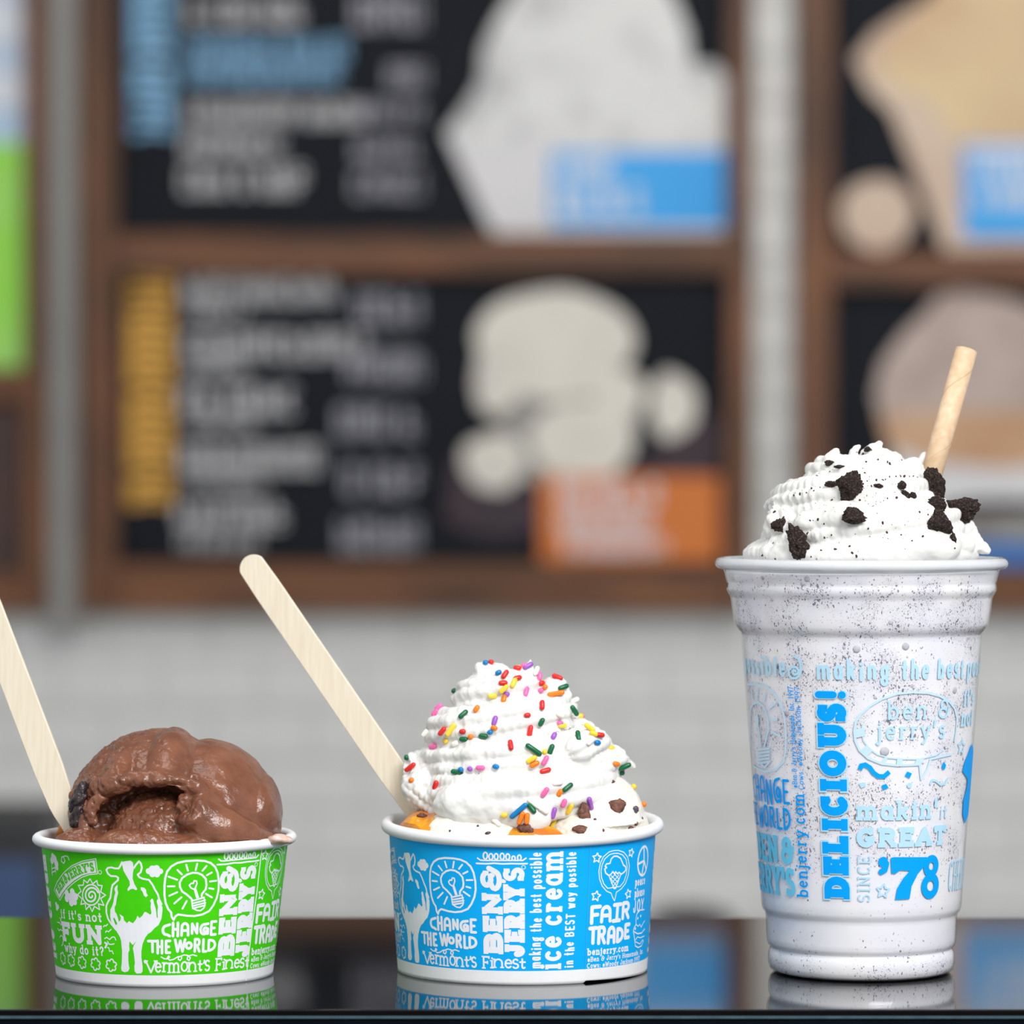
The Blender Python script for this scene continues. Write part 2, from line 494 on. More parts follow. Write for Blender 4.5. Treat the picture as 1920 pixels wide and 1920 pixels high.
class Ink:
    """2-D shapes in (u, z) mm on the unrolled wall, stacked in hair-thin layers so no two coincide"""
    def __init__(self, base=0.05):
        self.V, self.F, self.k, self.base = [], [], 0, base

    def _h(self):
        self.k = (self.k + 1) % 30
        return self.base + 0.0016 * self.k

    def poly(self, pts, holes=()):
        loops = [[Vector((p[0], p[1], 0)) for p in pts]] + [[Vector((p[0], p[1], 0)) for p in h] for h in holes]
        tris = tessellate_polygon(loops)
        b, h = len(self.V), self._h()
        for lp in loops:
            self.V += [(v.x, v.y, h) for v in lp]
        for t in tris:
            self.F.append(tuple(b + i for i in t))

    def conv(self, pts):
        b, h = len(self.V), self._h()
        self.V += [(p[0], p[1], h) for p in pts]
        self.F.append(tuple(range(b, b + len(pts))))

    def disc(self, x, y, rx, ry=None, n=12):
        ry = rx if ry is None else ry
        self.conv([(x + rx * math.cos(2 * PI * i / n), y + ry * math.sin(2 * PI * i / n)) for i in range(n)])

    def stroke(self, pts, w, closed=False, cap=True):
        P = [Vector((p[0], p[1])) for p in pts]
        P = [p for i, p in enumerate(P) if i == 0 or (p - P[i - 1]).length > 1e-4]
        if closed and (P[0] - P[-1]).length > 1e-4:
            P.append(P[0].copy())
        if len(P) < 2:
            return
        isc = (P[0] - P[-1]).length < 1e-3
        hw = w / 2
        runs, cur = [], [P[0]]
        for i in range(1, len(P) - 1):
            cur.append(P[i])
            a, b = (P[i] - P[i - 1]).normalized(), (P[i + 1] - P[i]).normalized()
            if a.dot(b) < 0.45:
                runs.append(cur)
                cur = [P[i]]
                if cap:
                    self.disc(P[i].x, P[i].y, hw, n=10)
        cur.append(P[-1])
        runs.append(cur)
        loop = isc and len(runs) == 1
        for R in runs:
            n = len(R)
            b0, h = len(self.V), self._h()
            for i in range(n):
                if loop and i in (0, n - 1):
                    d0, d1 = (R[-1] - R[-2]).normalized(), (R[1] - R[0]).normalized()
                else:
                    d0 = (R[i] - R[i - 1]).normalized() if i else (R[1] - R[0]).normalized()
                    d1 = (R[i + 1] - R[i]).normalized() if i < n - 1 else d0
                t = (d0 + d1)
                t = t.normalized() if t.length > 1e-6 else d0
                nn = Vector((-t.y, t.x))
                c = max(0.6, nn.dot(Vector((-d0.y, d0.x))))
                e = nn * (hw / c)
                self.V += [(R[i].x + e.x, R[i].y + e.y, h), (R[i].x - e.x, R[i].y - e.y, h)]
            for i in range(n - 1):
                q = b0 + 2 * i
                self.F.append((q + 1, q + 3, q + 2, q))
        if cap and not isc:
            for p in (P[0], P[-1]):
                self.disc(p.x, p.y, hw, n=10)

    def glyph(self, ch, f, gh, gw, sw, slab=0.0, cap=True):
        """f maps local (x, y) mm -> (u, z); gw x gh box in mm, sw stroke width in mm"""
        g = GL[ch]
        h = sw / 2
        X = lambda x: h + x * (gw - 2 * h)
        Y = lambda y: h + y * (gh - 2 * h)
        for st in g[1]:
            if len(st) == 2 and abs(st[0][0] - st[1][0]) < 1e-6 and abs(st[0][1] - st[1][1]) < .08:
                p = f(X(st[0][0]), Y(st[0][1]))
                self.disc(p[0], p[1], h * 1.12)
                continue
            self.stroke([f(X(x), Y(y)) for x, y in st], sw, cap=cap)
        if slab:
            t = sw * 0.8
            sl = slab
            for s in g[2]:
                if s[0] == 'v':
                    _, x, y, d = s
                    yy = Y(y)
                    self.quad(f, X(x) - t / 2, yy - (h if d > 0 else sl + h * .9), X(x) + t / 2, yy + (h if d < 0 else sl + h * .9))
                elif s[0] == 'm':
                    self.quad(f, X(s[1]) - t / 2, Y(s[2]) - sl - h * .6, X(s[1]) + t / 2, Y(s[2]) + sl + h * .6)
                else:
                    x, y = s[0], s[1]
                    l, r = (s[2], s[3]) if len(s) == 4 else (1, 1)
                    y0 = Y(y) - (h if y <= 0.01 else t - h)
                    self.quad(f, X(x) - h - sl * l, y0, X(x) + h + sl * r, y0 + t)

    def quad(self, f, x0, y0, x1, y1):
        self.conv([f(x0, y0), f(x1, y0), f(x1, y1), f(x0, y1)])

    def text(self, s, f, gh, length, sw, slab=0.0, gap=0.12, space=0.4, hand=False, jit=0.0, cap=True, rnd=None):
        """s laid from (0, 0) along +x over the given length, caps gh high"""
        toks = []
        i = 0
        while i < len(s):
            if s[i] == '\u00a9':
                toks.append('(c)')
            else:
                toks.append(s[i])
            i += 1
        key = lambda c: (c + '_h') if hand and (c + '_h') in GL else c
        w = sum(space if c == ' ' else GL[key(c)][0] for c in toks) + gap * (len(toks) - 1)
        k = length / (w * gh)
        x = 0.0
        rnd = rnd or random.Random(5)
        for c in toks:
            if c != ' ':
                g = key(c)
                gw = GL[g][0] * gh * k
                jy = rnd.uniform(-jit, jit) * gh
                js = 1 + rnd.uniform(-jit, jit)
                self.glyph(g, lambda a, b, x=x, jy=jy, js=js: f(x + a, jy + b * js), gh, gw, sw, slab, cap)
                x += gw + gap * gh * k
            else:
                x += (space + gap) * gh * k

    def build(self, name, m, cup, parent, shift=(0, 0), lim=None, scale=1.0):
        bm = bmesh.new()
        vs_ = [bm.verts.new(v) for v in self.V]
        for f in self.F:
            try:
                bm.faces.new([vs_[i] for i in f])
            except ValueError:
                pass
        us = [v[0] for v in self.V]
        u, u1 = min(us), max(us)
        step = 2.0
        a = math.ceil(u / step) * step
        while a < u1:
            bmesh.ops.bisect_plane(bm, geom=list(bm.verts) + list(bm.edges) + list(bm.faces), dist=1e-5,
                                   plane_co=(a, 0, 0), plane_no=(1, 0, 0))
            a += step
        for v in bm.verts:
            v.co = cup.pt((v.co.x * scale + shift[0]) / cup.rref, v.co.y * scale + shift[1], v.co.z)
        bm.normal_update()
        for f in bm.faces:
            c = f.calc_center_median()
            if f.normal.dot(Vector((c.x - cup.cx * .001, c.y - cup.cy * .001, 0))) < 0:
                f.normal_flip()
        me = bpy.data.meshes.new(name)
        bm.to_mesh(me)
        bm.free()
        return link_mesh(name, me, m, parent, smooth=False)


class Cup:
    """round cone wall: radius r0 at z0 growing to r1 at z1 (mm); theta 0 faces the camera, positive to its right"""
    def __init__(self, cx, cy, r0, z0, r1, z1, rref, tilt=0.0):
        self.cx, self.cy, self.r0, self.z0, self.rref, self.tilt = cx, cy, r0, z0, rref, tilt
        self.k = (r1 - r0) / (z1 - z0)

    def rad(self, z):
        return self.r0 + self.k * (z - self.z0)

    def pt(self, th, z, off=0.0):
        r = self.rad(z) + off
        zz = z - self.tilt * max(0, z) * math.cos(th)
        return Vector(((self.cx + r * math.sin(th)) * .001, (self.cy - r * math.cos(th)) * .001, zz * .001))

    def inv(self, px, py):
        """(u, z) of the wall point seen at a pixel"""
        dx, dz = (px - HX) / FPX, -(py - HY) / FPX
        x0, y0, z0 = -self.cx, CAM_Y * 1000 - self.cy, CAM_Z * 1000
        A = self.r0 + self.k * (z0 - self.z0)
        a = dx * dx + 1 - (self.k * dz) ** 2
        b = 2 * (dx * x0 + y0 - A * self.k * dz)
        c = x0 * x0 + y0 * y0 - A * A
        D = max(b * b - 4 * a * c, 0)
        t = (-b - math.sqrt(D)) / (2 * a)
        x, y, z = x0 + dx * t, y0 + t, z0 + dz * t
        th = math.atan2(x, -y)
        z = z + self.tilt * max(0, z) * math.cos(th)
        return th * self.rref, z

    def Z(self, ox, oy, sc, pts):
        return [self.inv(ox + x / sc, oy + y / sc) for x, y in pts]


def box_map(cup, x0, y0, x1, y1, rot=False):
    """letter box given by its photo rectangle -> (f, gw, gh); rot: reading upwards, caps pointing left"""
    if not rot:
        a, b = cup.inv(x0, (y0 + y1) / 2), cup.inv(x1, (y0 + y1) / 2)
        t, d = cup.inv((x0 + x1) / 2, y0), cup.inv((x0 + x1) / 2, y1)
        u, z = a[0], d[1]
        return (lambda X, Y: (u + X, z + Y)), b[0] - a[0], t[1] - d[1]
    l, r = cup.inv(x0, (y0 + y1) / 2), cup.inv(x1, (y0 + y1) / 2)
    t, d = cup.inv((x0 + x1) / 2, y0), cup.inv((x0 + x1) / 2, y1)
    u, z = r[0], d[1]
    return (lambda X, Y: (u - Y, z + X)), t[1] - d[1], r[0] - l[0]

# ------------------------------------------------------------------ materials
M = {}
M['paint'] = mat('wall_grout', lin(214, 215, 213), 0.8)
M['tile'] = mat('glazed_tile', lin(221, 222, 221), 0.35, noise=(3.0, lin(213, 214, 214), 2, 0.35, 0.7))
M['floor'] = mat('floor_vinyl', lin(120, 116, 110), 0.6, noise=(20, lin(104, 100, 96), 4, 0.3, 0.7))
M['ceiling'] = mat('ceiling_paint', lin(235, 235, 232), 0.9, noise=(40, lin(228, 228, 226), 3, 0.3, 0.7))
M['walnut'] = wood_mat('stained_board_wood', lin(66, 38, 20), lin(124, 78, 46), (2.0, 2.0, 0.35), 0.55, 14.0)
M['walnut_h'] = wood_mat('stained_rail_wood', lin(58, 34, 20), lin(128, 80, 46), (0.35, 2.0, 2.0), 0.55, 14.0)
M['shading'] = mat('gap_shade_grey', lin(150, 149, 147), 0.5, noise=(12, lin(142, 141, 140), 3, 0.3, 0.7))  # shade of the left gap, put into the colour
M['slate'] = mat('menu_panel_black', lin(19, 23, 32), 0.7, spec=0.2, noise=(9, lin(15, 19, 28), 3, 0.3, 0.7))
M['plum'] = mat('menu_panel_plum', lin(58, 44, 44), 0.6, noise=(6, lin(80, 50, 42), 3, 0.35, 0.7))
M['chalk'] = mat('menu_text_white', lin(205, 205, 208), 0.7, noise=(60, lin(190, 190, 195), 2, 0.3, 0.7))
M['chalk_dim'] = mat('menu_price_grey', lin(160, 160, 172), 0.7, noise=(60, lin(150, 150, 160), 2, 0.3, 0.7))
M['skytext'] = mat('menu_text_blue', lin(140, 190, 228), 0.7, noise=(60, lin(128, 178, 218), 2, 0.3, 0.7))
M['goldtext'] = mat('menu_text_yellow', lin(232, 176, 80), 0.7, noise=(60, lin(222, 166, 72), 2, 0.3, 0.7))
M['pic_white'] = mat('picture_ice_cream_white', lin(222, 222, 222), 0.7, noise=(16, lin(160, 160, 165), 3, 0.5, 0.78))
M['pic_cup'] = mat('picture_cup_white', lin(220, 218, 222), 0.7, noise=(5, lin(212, 212, 216), 2, 0.3, 0.7))
M['pic_cream'] = mat('picture_ice_cream_cream', lin(222, 218, 208), 0.7, noise=(14, lin(206, 200, 194), 3, 0.45, 0.8))
M['pic_grey'] = mat('picture_shadow_grey', lin(128, 124, 122), 0.7, noise=(20, lin(160, 158, 156), 3, 0.4, 0.7))
M['pic_choc'] = mat('picture_brownie', lin(62, 46, 54), 0.7, noise=(14, lin(46, 38, 48), 3, 0.35, 0.7))
M['pic_tan'] = mat('picture_waffle_tan', lin(222, 198, 158), 0.7, noise=(8, lin(204, 172, 138), 3, 0.4, 0.7))
M['pic_cone'] = mat('picture_cone_beige', lin(212, 190, 172), 0.7, noise=(8, lin(196, 168, 150), 3, 0.4, 0.7))
M['pic_pink'] = mat('picture_scoop_mauve', lin(190, 172, 164), 0.7, noise=(13, lin(164, 146, 138), 4, 0.42, 0.72))
M['pic_band'] = mat('picture_cone_rim_tan', lin(206, 168, 136), 0.7, noise=(10, lin(186, 142, 108), 3, 0.35, 0.7))
M['lab_blue'] = mat('label_blue', lin(66, 172, 242), 0.6, noise=(6, lin(56, 162, 236), 2, 0.3, 0.7))
M['lab_blue_dk'] = mat('label_deep_blue', lin(60, 120, 190), 0.6, noise=(6, lin(54, 110, 180), 2, 0.3, 0.7))
M['lab_orange'] = mat('label_orange', lin(214, 122, 52), 0.6, noise=(6, lin(204, 112, 46), 2, 0.3, 0.7))
M['lab_white'] = mat('label_text_white', lin(226, 230, 238), 0.6, noise=(60, lin(216, 220, 230), 2, 0.3, 0.7))
M['ad_green'] = mat('poster_green', lin(140, 226, 20), 0.6, noise=(4, lin(168, 224, 120), 3, 0.4, 0.66))
M['ad_blue'] = mat('poster_pale_blue', lin(172, 206, 236), 0.6, noise=(4, lin(206, 212, 228), 3, 0.45, 0.62))
M['appl_black'] = mat('appliance_black', lin(46, 47, 51), 0.5, noise=(10, lin(54, 55, 59), 2, 0.3, 0.7))
M['appl_blue'] = mat('appliance_blue', lin(66, 88, 130), 0.45, noise=(10, lin(58, 80, 120), 2, 0.3, 0.7))
M['steel'] = mat('brushed_steel', lin(178, 178, 176), 0.35, metal=1.0, noise=(60, lin(166, 166, 164), 3, 0.3, 0.7))
M['glass_top'] = mat('black_glass_top', lin(6, 7, 9), 0.045, spec=0.62, noise=(900, lin(10, 11, 13), 2, 0.5, 0.75))
M['glass_edge'] = mat('glass_edge_teal', lin(70, 92, 102), 0.5, spec=0.2, noise=(200, lin(60, 80, 90), 2, 0.3, 0.7))
M['edge_black'] = mat('edge_black', lin(8, 5, 8), 0.7, spec=0.05, noise=(120, lin(12, 8, 12), 3, 0.3, 0.7))
M['case_front'] = mat('case_front_navy', lin(5, 11, 18), 0.7, spec=0.03, noise=(120, lin(8, 15, 23), 3, 0.3, 0.7))

# ------------------------------------------------------------------ setting
WALL_Y = 4.620
BD = WALL_Y - CAM_Y          # camera to wall
wall = box('wall_back', -3.0, 3.0, WALL_Y, WALL_Y + 0.12, -0.95, 1.8, M['paint'])
tag(wall, 'pale tiled back wall behind the menu boards', kind='structure')
fl = box('floor', -3.0, 3.0, -3.2, WALL_Y + 0.12, -1.0, -0.95, M['floor'])
tag(fl, 'grey floor of the shop', kind='structure')
ce = box('ceiling', -3.0, 3.0, -0.9, WALL_Y + 0.12, 1.8, 1.86, M['ceiling'])
tag(ce, 'white ceiling of the shop', kind='structure')

TW, TH = 0.150, 0.075
tile_me = box_me('tile', -TW / 2 + .0012, TW / 2 - .0012, -0.007, 0.0, -TH / 2 + .0012, TH / 2 - .0012, 0.0015)
tile_me.materials.append(M['tile'])
rt = random.Random(3)


def tile_at(x, z):
    t = bpy.data.objects.new('tile', tile_me)
    C.objects.link(t)
    t.parent = wall
    t.location = (x, WALL_Y - rt.uniform(0, .0008), z)
    t.rotation_euler = (rt.uniform(-.006, .006), 0, rt.uniform(-.006, .006))


for r in range(-7, 14):
    z = 0.0 + r * TH
    off = TW / 2 if r % 2 else 0
    for c in range(-8, 9):
        x = c * TW + off
        if z < 0.0 and abs(x) < 0.98:
            tile_at(x, z)
        elif z >= 0.0 and 0.28 < x < 0.50:
            tile_at(x, z)

# ------------------------------------------------------------------ menu boards on the back wall
FR_D = BD - 0.055            # front of the wooden frames
PN_D = BD - 0.030            # front of the panels


def rect_box(name, x0, x1, y0, y1, dfront, dback, m, parent, bevel=0.0):
    """upright box whose front face is seen between the photo lines x0..x1, y0..y1 at depth dfront"""
    a, b = at(x0, y1, dfront), at(x1, y0, dfront)
    return box(name, a.x, b.x, CAM_Y + dfront, CAM_Y + dback, a.z, b.z, m, parent, bevel)


class Print:
    def __init__(self, layer):
        self.d, self.V, self.F = PN_D - 0.0006 - 0.0012 * layer, [], []

    def poly(self, pts):
        b = len(self.V)
        P = [at(x, y, self.d) for x, y in pts]
        self.d -= 0.00001
        self.V += [tuple(p) for p in P]
        for t in tessellate_polygon([[Vector((p.x, p.z, 0)) for p in P]]):
            self.F.append(tuple(b + i for i in t))
        return self

    def rect(self, x0, y0, x1, y1):
        return self.poly([(x0, y0), (x1, y0), (x1, y1), (x0, y1)])

    def blob(self, cx, cy, rx, ry, wob=0.06, n=40, seed=1):
        r = random.Random(seed)
        ph = [r.uniform(0, 6.28) for _ in range(4)]
        pts = []
        for i in range(n):
            a = 2 * PI * i / n
            k = 1 + wob * (math.sin(3 * a + ph[0]) * .5 + math.sin(5 * a + ph[1]) * .3 + math.sin(8 * a + ph[2]) * .2)
            pts.append((cx + rx * k * math.cos(a), cy + ry * k * math.sin(a)))
        return self.poly(pts)

    def marks(self, x0, y0, x1, y1, r, vert=False, cov=0.62):
        """a line of unreadable chalk lettering: short upright strokes joined by cross strokes"""
        if vert:
            y = y0
            while y < y1 - 6:
                h = r.uniform(18, 30)
                h = min(h, y1 - y)
                self.rect(x0, y, x1, y + h * .52)
                if r.random() < .8:
                    self.rect(x0, y + h * .50, x0 + (x1 - x0) * .34, y + h * .92)
                if r.random() < .8:
                    self.rect(x1 - (x1 - x0) * .34, y + h * .50, x1, y + h * .80)
                y += h
            return self
        x, H = x0, y1 - y0
        while x < x1 - 2:
            w = min(H * r.uniform(.5, .75), x1 - x)
            if w < 3:
                break
            sw = w * cov * .5
            self.rect(x, y0, x + sw, y1)
            if r.random() < .75:
                self.rect(x + w * .78 - sw * .6, y0 + H * r.choice([0, .3]), x + w * .78, y1)
            for yy in r.sample([0, .42, .82], 2):
                self.rect(x + sw * .8, y0 + H * yy, x + w * .78, y0 + H * (yy + .18))
            x += w
            if r.random() < .14:
                x += H * .3
        return self

    def build(self, name, m, parent, label=None):
        o = link_mesh(name, pyd(name, self.V, self.F), m, parent, smooth=False)
        bm = bmesh.new()
        bm.from_mesh(o.data)
        for f in bm.faces:
            if f.normal.y > 0:
                f.normal_flip()
        bm.to_mesh(o.data)
        bm.free()
        if label:
            o['label'] = label
        return o


def frame(e, x0, x1, y0, y1, stiles, rails):
    for a, b in stiles:
        rect_box('stile', a, b, y0, y1, FR_D, BD - .002, M['walnut'], e, .002)
    for a, b, l, r in rails:
        rect_box('rail', l, r, a, b, FR_D + .002, BD - .002, M['walnut_h'], e, .002)


rm = random.Random(11)
# middle unit
mb = empty('menu_board', (0.05, WALL_Y, 0.55), 'wide dark menu board in brown wooden frame, between shaded gap and pale tiled strip', 'menu board')
frame(mb, 150, 1412, -260, 1148, [(150, 218), (1364, 1412)],
      [(-260, -190, 218, 1364), (438, 514, 218, 1364), (1056, 1148, 218, 1364)])
p1 = rect_box('panel', 218, 1364, -190, 438, PN_D, BD - .004, M['slate'], mb)
p1['label'] = 'upper black panel with blue heading and cup picture'
p2 = rect_box('panel', 218, 1364, 514, 1056, PN_D, BD - .004, M['slate'], mb)
p2['label'] = 'lower black panel with yellow heading and orange label'
Print(1).marks(246, -180, 322, 256, rm, True).build('heading', M['skytext'], p1)
for (a, b, c, d, k) in [(352, -2, 572, 46, 'chalk'), (356, 72, 655, 112, 'skytext'), (350, 118, 640, 158, 'skytext'),
                        (350, 190, 690, 232, 'chalk'), (345, 252, 530, 294, 'chalk'), (342, 314, 578, 362, 'chalk')]:
    Print(1).marks(a, b, c, d, rm).build('text_line', M[k], p1)
for (a, b, c, d) in [(664, -10, 796, 52), (728, 122, 800, 165), (662, 192, 795, 228), (665, 262, 795, 300), (662, 325, 795, 368)]:
    Print(1).marks(a, b, c, d, rm).build('price', M['chalk_dim'], p1)
Print(1).poly([(836, 250), (900, 160), (1000, 120), (1340, 120), (1364, 150), (1364, 438), (925, 438), (900, 390)]).build('cup_picture', M['pic_cup'], p1)
Print(2).poly([(842, 246), (880, 190), (900, 150), (905, 90), (930, 40), (960, -10), (1000, -60), (1100, -90), (1200, -70), (1262, -10),
               (1290, 60), (1296, 120), (1340, 130), (1364, 170), (1364, 268), (1050, 268), (1010, 230), (960, 262), (900, 275)]).build('ice_cream_picture', M['pic_white'], p1)
lb = Print(3).rect(1034, 284, 1362, 424).build('label', M['lab_blue'], p1)
Print(4).marks(1052, 296, 1160, 338, rm, cov=.75).marks(1048, 350, 1205, 404, rm, cov=.75).build('label_text', M['lab_white'], p1)
Print(1).marks(240, 516, 322, 950, rm, True).build('heading', M['goldtext'], p2)
for (a, b, c, d) in [(345, 520, 632, 566), (352, 572, 470, 598), (345, 624, 692, 672), (352, 680, 462, 704), (340, 726, 560, 776),
                     (352, 784, 485, 806), (340, 834, 606, 884), (350, 894, 498, 916), (332, 940, 540, 988), (338, 1000, 488, 1030)]:
    Print(1).marks(a, b, c, d, rm).build('text_line', M['chalk'], p2)
for (a, b, c, d) in [(668, 550, 792, 606), (650, 660, 796, 714), (632, 764, 790, 818), (646, 872, 796, 926), (636, 976, 790, 1032)]:
    Print(1).marks(a, b, c, d, rm).build('price', M['chalk_dim'], p2)
Print(1).blob(905, 910, 70, 66, .1, seed=4).blob(1296, 836, 60, 70, .1, seed=5).rect(950, 860, 1330, 910).blob(930, 960, 90, 50, .1, seed=6).build('brownie_picture', M['pic_choc'], p2)
Print(2).blob(1040, 800, 110, 110, .06, seed=7).blob(1100, 760, 100, 80, .05, seed=8).build('shadow_picture', M['pic_grey'], p2)
Print(3).blob(1040, 645, 150, 104, .05, seed=9).poly([(900, 640), (1000, 640), (1000, 700), (960, 760), (925, 782), (896, 762), (888, 720)]).blob(
    926, 866, 58, 54, .08, seed=10).blob(1092, 828, 98, 76, .06, seed=11).blob(1160, 740, 50, 50, .08, seed=12).blob(1262, 760, 44, 62, .1, seed=13).build('ice_cream_picture', M['pic_cream'], p2)
Print(4).rect(1014, 892, 1350, 1052).build('label', M['lab_orange'], p2)
Print(5).marks(1050, 906, 1240, 950, rm).marks(1050, 962, 1225, 1000, rm).marks(1060, 1008, 1250, 1040, rm).build('label_text', M['lab_white'], p2)
# left unit
ml = empty('menu_board', (-0.95, WALL_Y, 0.55), 'brown framed board with lime green and pale blue poster, cut off beside the shaded gap', 'menu board')
frame(ml, -700, 86, -260, 1148, [(46, 86), (-700, -640)], [(-260, -190, -640, 46), (690, 752, -640, 46), (1060, 1148, -640, 46)])
q1 = rect_box('panel', -640, 46, -190, 690, PN_D, BD - .004, M['ad_blue'], ml)
Print(1).rect(-640, 268, 46, 690).build('green_field', M['ad_green'], q1)
Print(1).blob(8, 170, 42, 34, .1, seed=20).blob(-30, 40, 80, 40, .1, seed=21).build('cloud_picture', M['lab_white'], q1)
q2 = rect_box('panel', -640, 46, 752, 1060, PN_D, BD - .004, M['plum'], ml)
# right unit
mr = empty('menu_board', (1.05, WALL_Y, 0.55), 'brown framed menu board with waffle cone picture, cut off behind the milkshake straw', 'menu board')
frame(mr, 1494, 2500, -260, 1148, [(1494, 1562), (2440, 2500)], [(-260, -190, 1562, 2440), (472, 540, 1562, 2440), (1066, 1148, 1562, 2440)])
r1 = rect_box('panel', 1562, 2440, -190, 472, PN_D, BD - .004, M['slate'], mr)
r2 = rect_box('panel', 1562, 2440, 540, 1066, PN_D, BD - .004, M['slate'], mr)
Print(1).poly([(1600, 112), (1640, 60), (1700, 20), (1800, -30), (2050, -30), (2050, 300), (1960, 470), (1772, 470), (1722, 340), (1672, 210), (1630, 170)]).build('cone_picture', M['pic_cone'], r1)
Print(2).poly([(1640, 110), (1700, 40), (1790, -60), (2000, -80), (2060, 0), (2060, 230), (1900, 300), (1800, 275), (1740, 190), (1672, 160)]).build('ice_cream_picture', M['pic_tan'], r1)
Print(2).blob(1645, 402, 70, 68, .03, seed=30).build('scoop_picture', M['pic_cone'], r1)
Print(3).rect(1806, 268, 2120, 446).build('label', M['lab_blue'], r1)
Print(4).marks(1832, 296, 2080, 336, rm, cov=.8).marks(1836, 346, 2080, 388, rm, cov=.8).rect(1812, 276, 2110, 290).build('label_text', M['lab_white'], r1)
Print(1).poly([(1640, 740), (1654, 680), (1690, 630), (1730, 590), (1760, 552), (1800, 540), (1900, 562), (1990, 600), (2040, 700), (2050, 800), (1655, 800)]).build('scoop_picture', M['pic_pink'], r2)
Print(2).poly([(1648, 780), (1790, 770), (2040, 776), (2030, 850), (1900, 880), (1760, 870), (1665, 840)]).build('cone_rim_picture', M['pic_band'], r2)
Print(1).poly([(1670, 840), (2020, 850), (1980, 960), (1700, 960)]).build('cone_picture', M['pic_cup'], r2)
Print(1).blob(1880, 985, 170, 50, .08, seed=33).build('shadow_picture', M['pic_grey'], r2)
Print(3).rect(1800, 1016, 2120, 1062).build('label', M['lab_blue_dk'], r2)
# grey strip added in the left gap: its shade is put into the colour
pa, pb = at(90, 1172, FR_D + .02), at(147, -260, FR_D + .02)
shading = empty('gap_shade_strip', ((pa.x + pb.x) / 2, WALL_Y, pa.z), 'slim added grey strip for the shaded gap, left of the wide menu board', 'shading')
box('shade_strip', pa.x, pb.x, CAM_Y + FR_D + .02, WALL_Y, pa.z, pb.z, M['shading'], shading, .003)
box('foot', pa.x - .006, pb.x + .006, CAM_Y + FR_D + .014, WALL_Y, pa.z - .012, pa.z + .006, M['shading'], shading, .002)  # closes the added strip at its lower end

# ------------------------------------------------------------------ back counter and what stands on it, far out of focus
bc = empty('back_counter', (0, WALL_Y - 0.6, -0.95), 'low steel back counter along the tiled wall, behind the glass top', 'counter')
box('worktop', -2.4, 2.4, WALL_Y - 1.25, WALL_Y - .01, -.535, -.505, M['steel'], bc, .004)
box('carcass', -2.36, 2.36, WALL_Y - 1.2, WALL_Y - .02, -.95, -.535, M['appl_black'], bc, .004)
ap = empty('appliance', (-0.66, 3.75, -0.505), 'dark appliance with a blue front panel, blurred behind the green cup', 'appliance')
box('housing', -.86, -.578, 3.66, 3.9, -.505, -.262, M['appl_black'], ap, .012, 3)
box('front_panel', -.84, -.590, 3.648, 3.66, -.475, -.318, M['appl_blue'], ap, .004, 2)
cn = empty('canister', (0.226, 3.72, -0.505), 'low round black canister blurred between the blue cup and the milkshake', 'canister')
lathe('body', [(0.0, -.505), (.052, -.505), (.056, -.5), (.056, -.412), (.0, -.412)], .226, 3.72, M['appl_black'], cn, 48)
lathe('lid', [(.0, -.412), (.059, -.412), (.059, -.405), (.054, -.396), (.04, -.386), (.02, -.381), (.0, -.380)], .226, 3.72, M['appl_black'], cn, 48)

# ------------------------------------------------------------------ glass-topped display case in front
case = empty('display_case', (0, 0.035, -0.95), 'black glass topped display case carrying the three treats', 'counter')
Y0, Y1 = -0.0950, 0.163
box('glass_top', -1.4, 1.4, Y0, Y1, -.0019, 0.0, M['glass_top'], case, .0004, 2)
box('edge_reflection_cover', -1.4, 1.4, Y0 - .0003, Y0 + .0002, -.0019, -.00035, M['edge_black'], case)  # added matte strip, keeps bright reflections off the dark glass front
box('glass_edge', -1.4, 1.4, Y0 - .0002, Y1 - .002, -.0028, -.0019, M['glass_edge'], case)
box('front_panel', -1.4, 1.4, Y0 + .0006, Y0 + .012, -.95, -.0028, M['case_front'], case)
box('back_panel', -1.4, 1.4, Y1 - .014, Y1 - .002, -.95, -.0028, M['case_front'], case)
box('end_panel', -1.4, -1.39, Y0 + .012, Y1 - .014, -.95, -.0028, M['case_front'], case)
box('end_panel', 1.39, 1.4, Y0 + .012, Y1 - .014, -.95, -.0028, M['case_front'], case)

# ------------------------------------------------------------------ the printed cups
M['paper'] = mat('white_paperboard', lin(240, 241, 243), 0.55, noise=(260, lin(236, 237, 240), 3, 0.3, 0.7), bump=(900, .12, .0002))
M['green'] = mat('green_printed_board', lin(72, 212, 6), 0.5, spec=0.2, noise=(300, lin(66, 206, 4), 2, 0.3, 0.7))
M['blue'] = mat('blue_printed_board', lin(0, 170, 244), 0.5, spec=0.2, noise=(300, lin(0, 174, 246), 2, 0.3, 0.7))
M['ink_white'] = mat('white_print', lin(238, 240, 245), 0.5, noise=(300, lin(234, 236, 242), 2, 0.3, 0.7))
M['ink_green'] = mat('green_print', lin(30, 130, 20), 0.5, noise=(300, lin(34, 136, 24), 2, 0.3, 0.7))
M['seam_blue'] = mat('blue_seam', lin(40, 172, 232), 0.5, noise=(300, lin(46, 176, 234), 2, 0.3, 0.7))
GREEN = Cup(-116.1, -5.0, 36.1, 0.0, 40.8, 41.2, 38.5)
BLUE = Cup(3.5, 6.0, 42.0, 0.0, 44.8, 44.7, 43.4, tilt=0.031)
SHAKE = Cup(117.2, 0.0, 33.6, 25.0, 40.0, 109.0, 37.0)


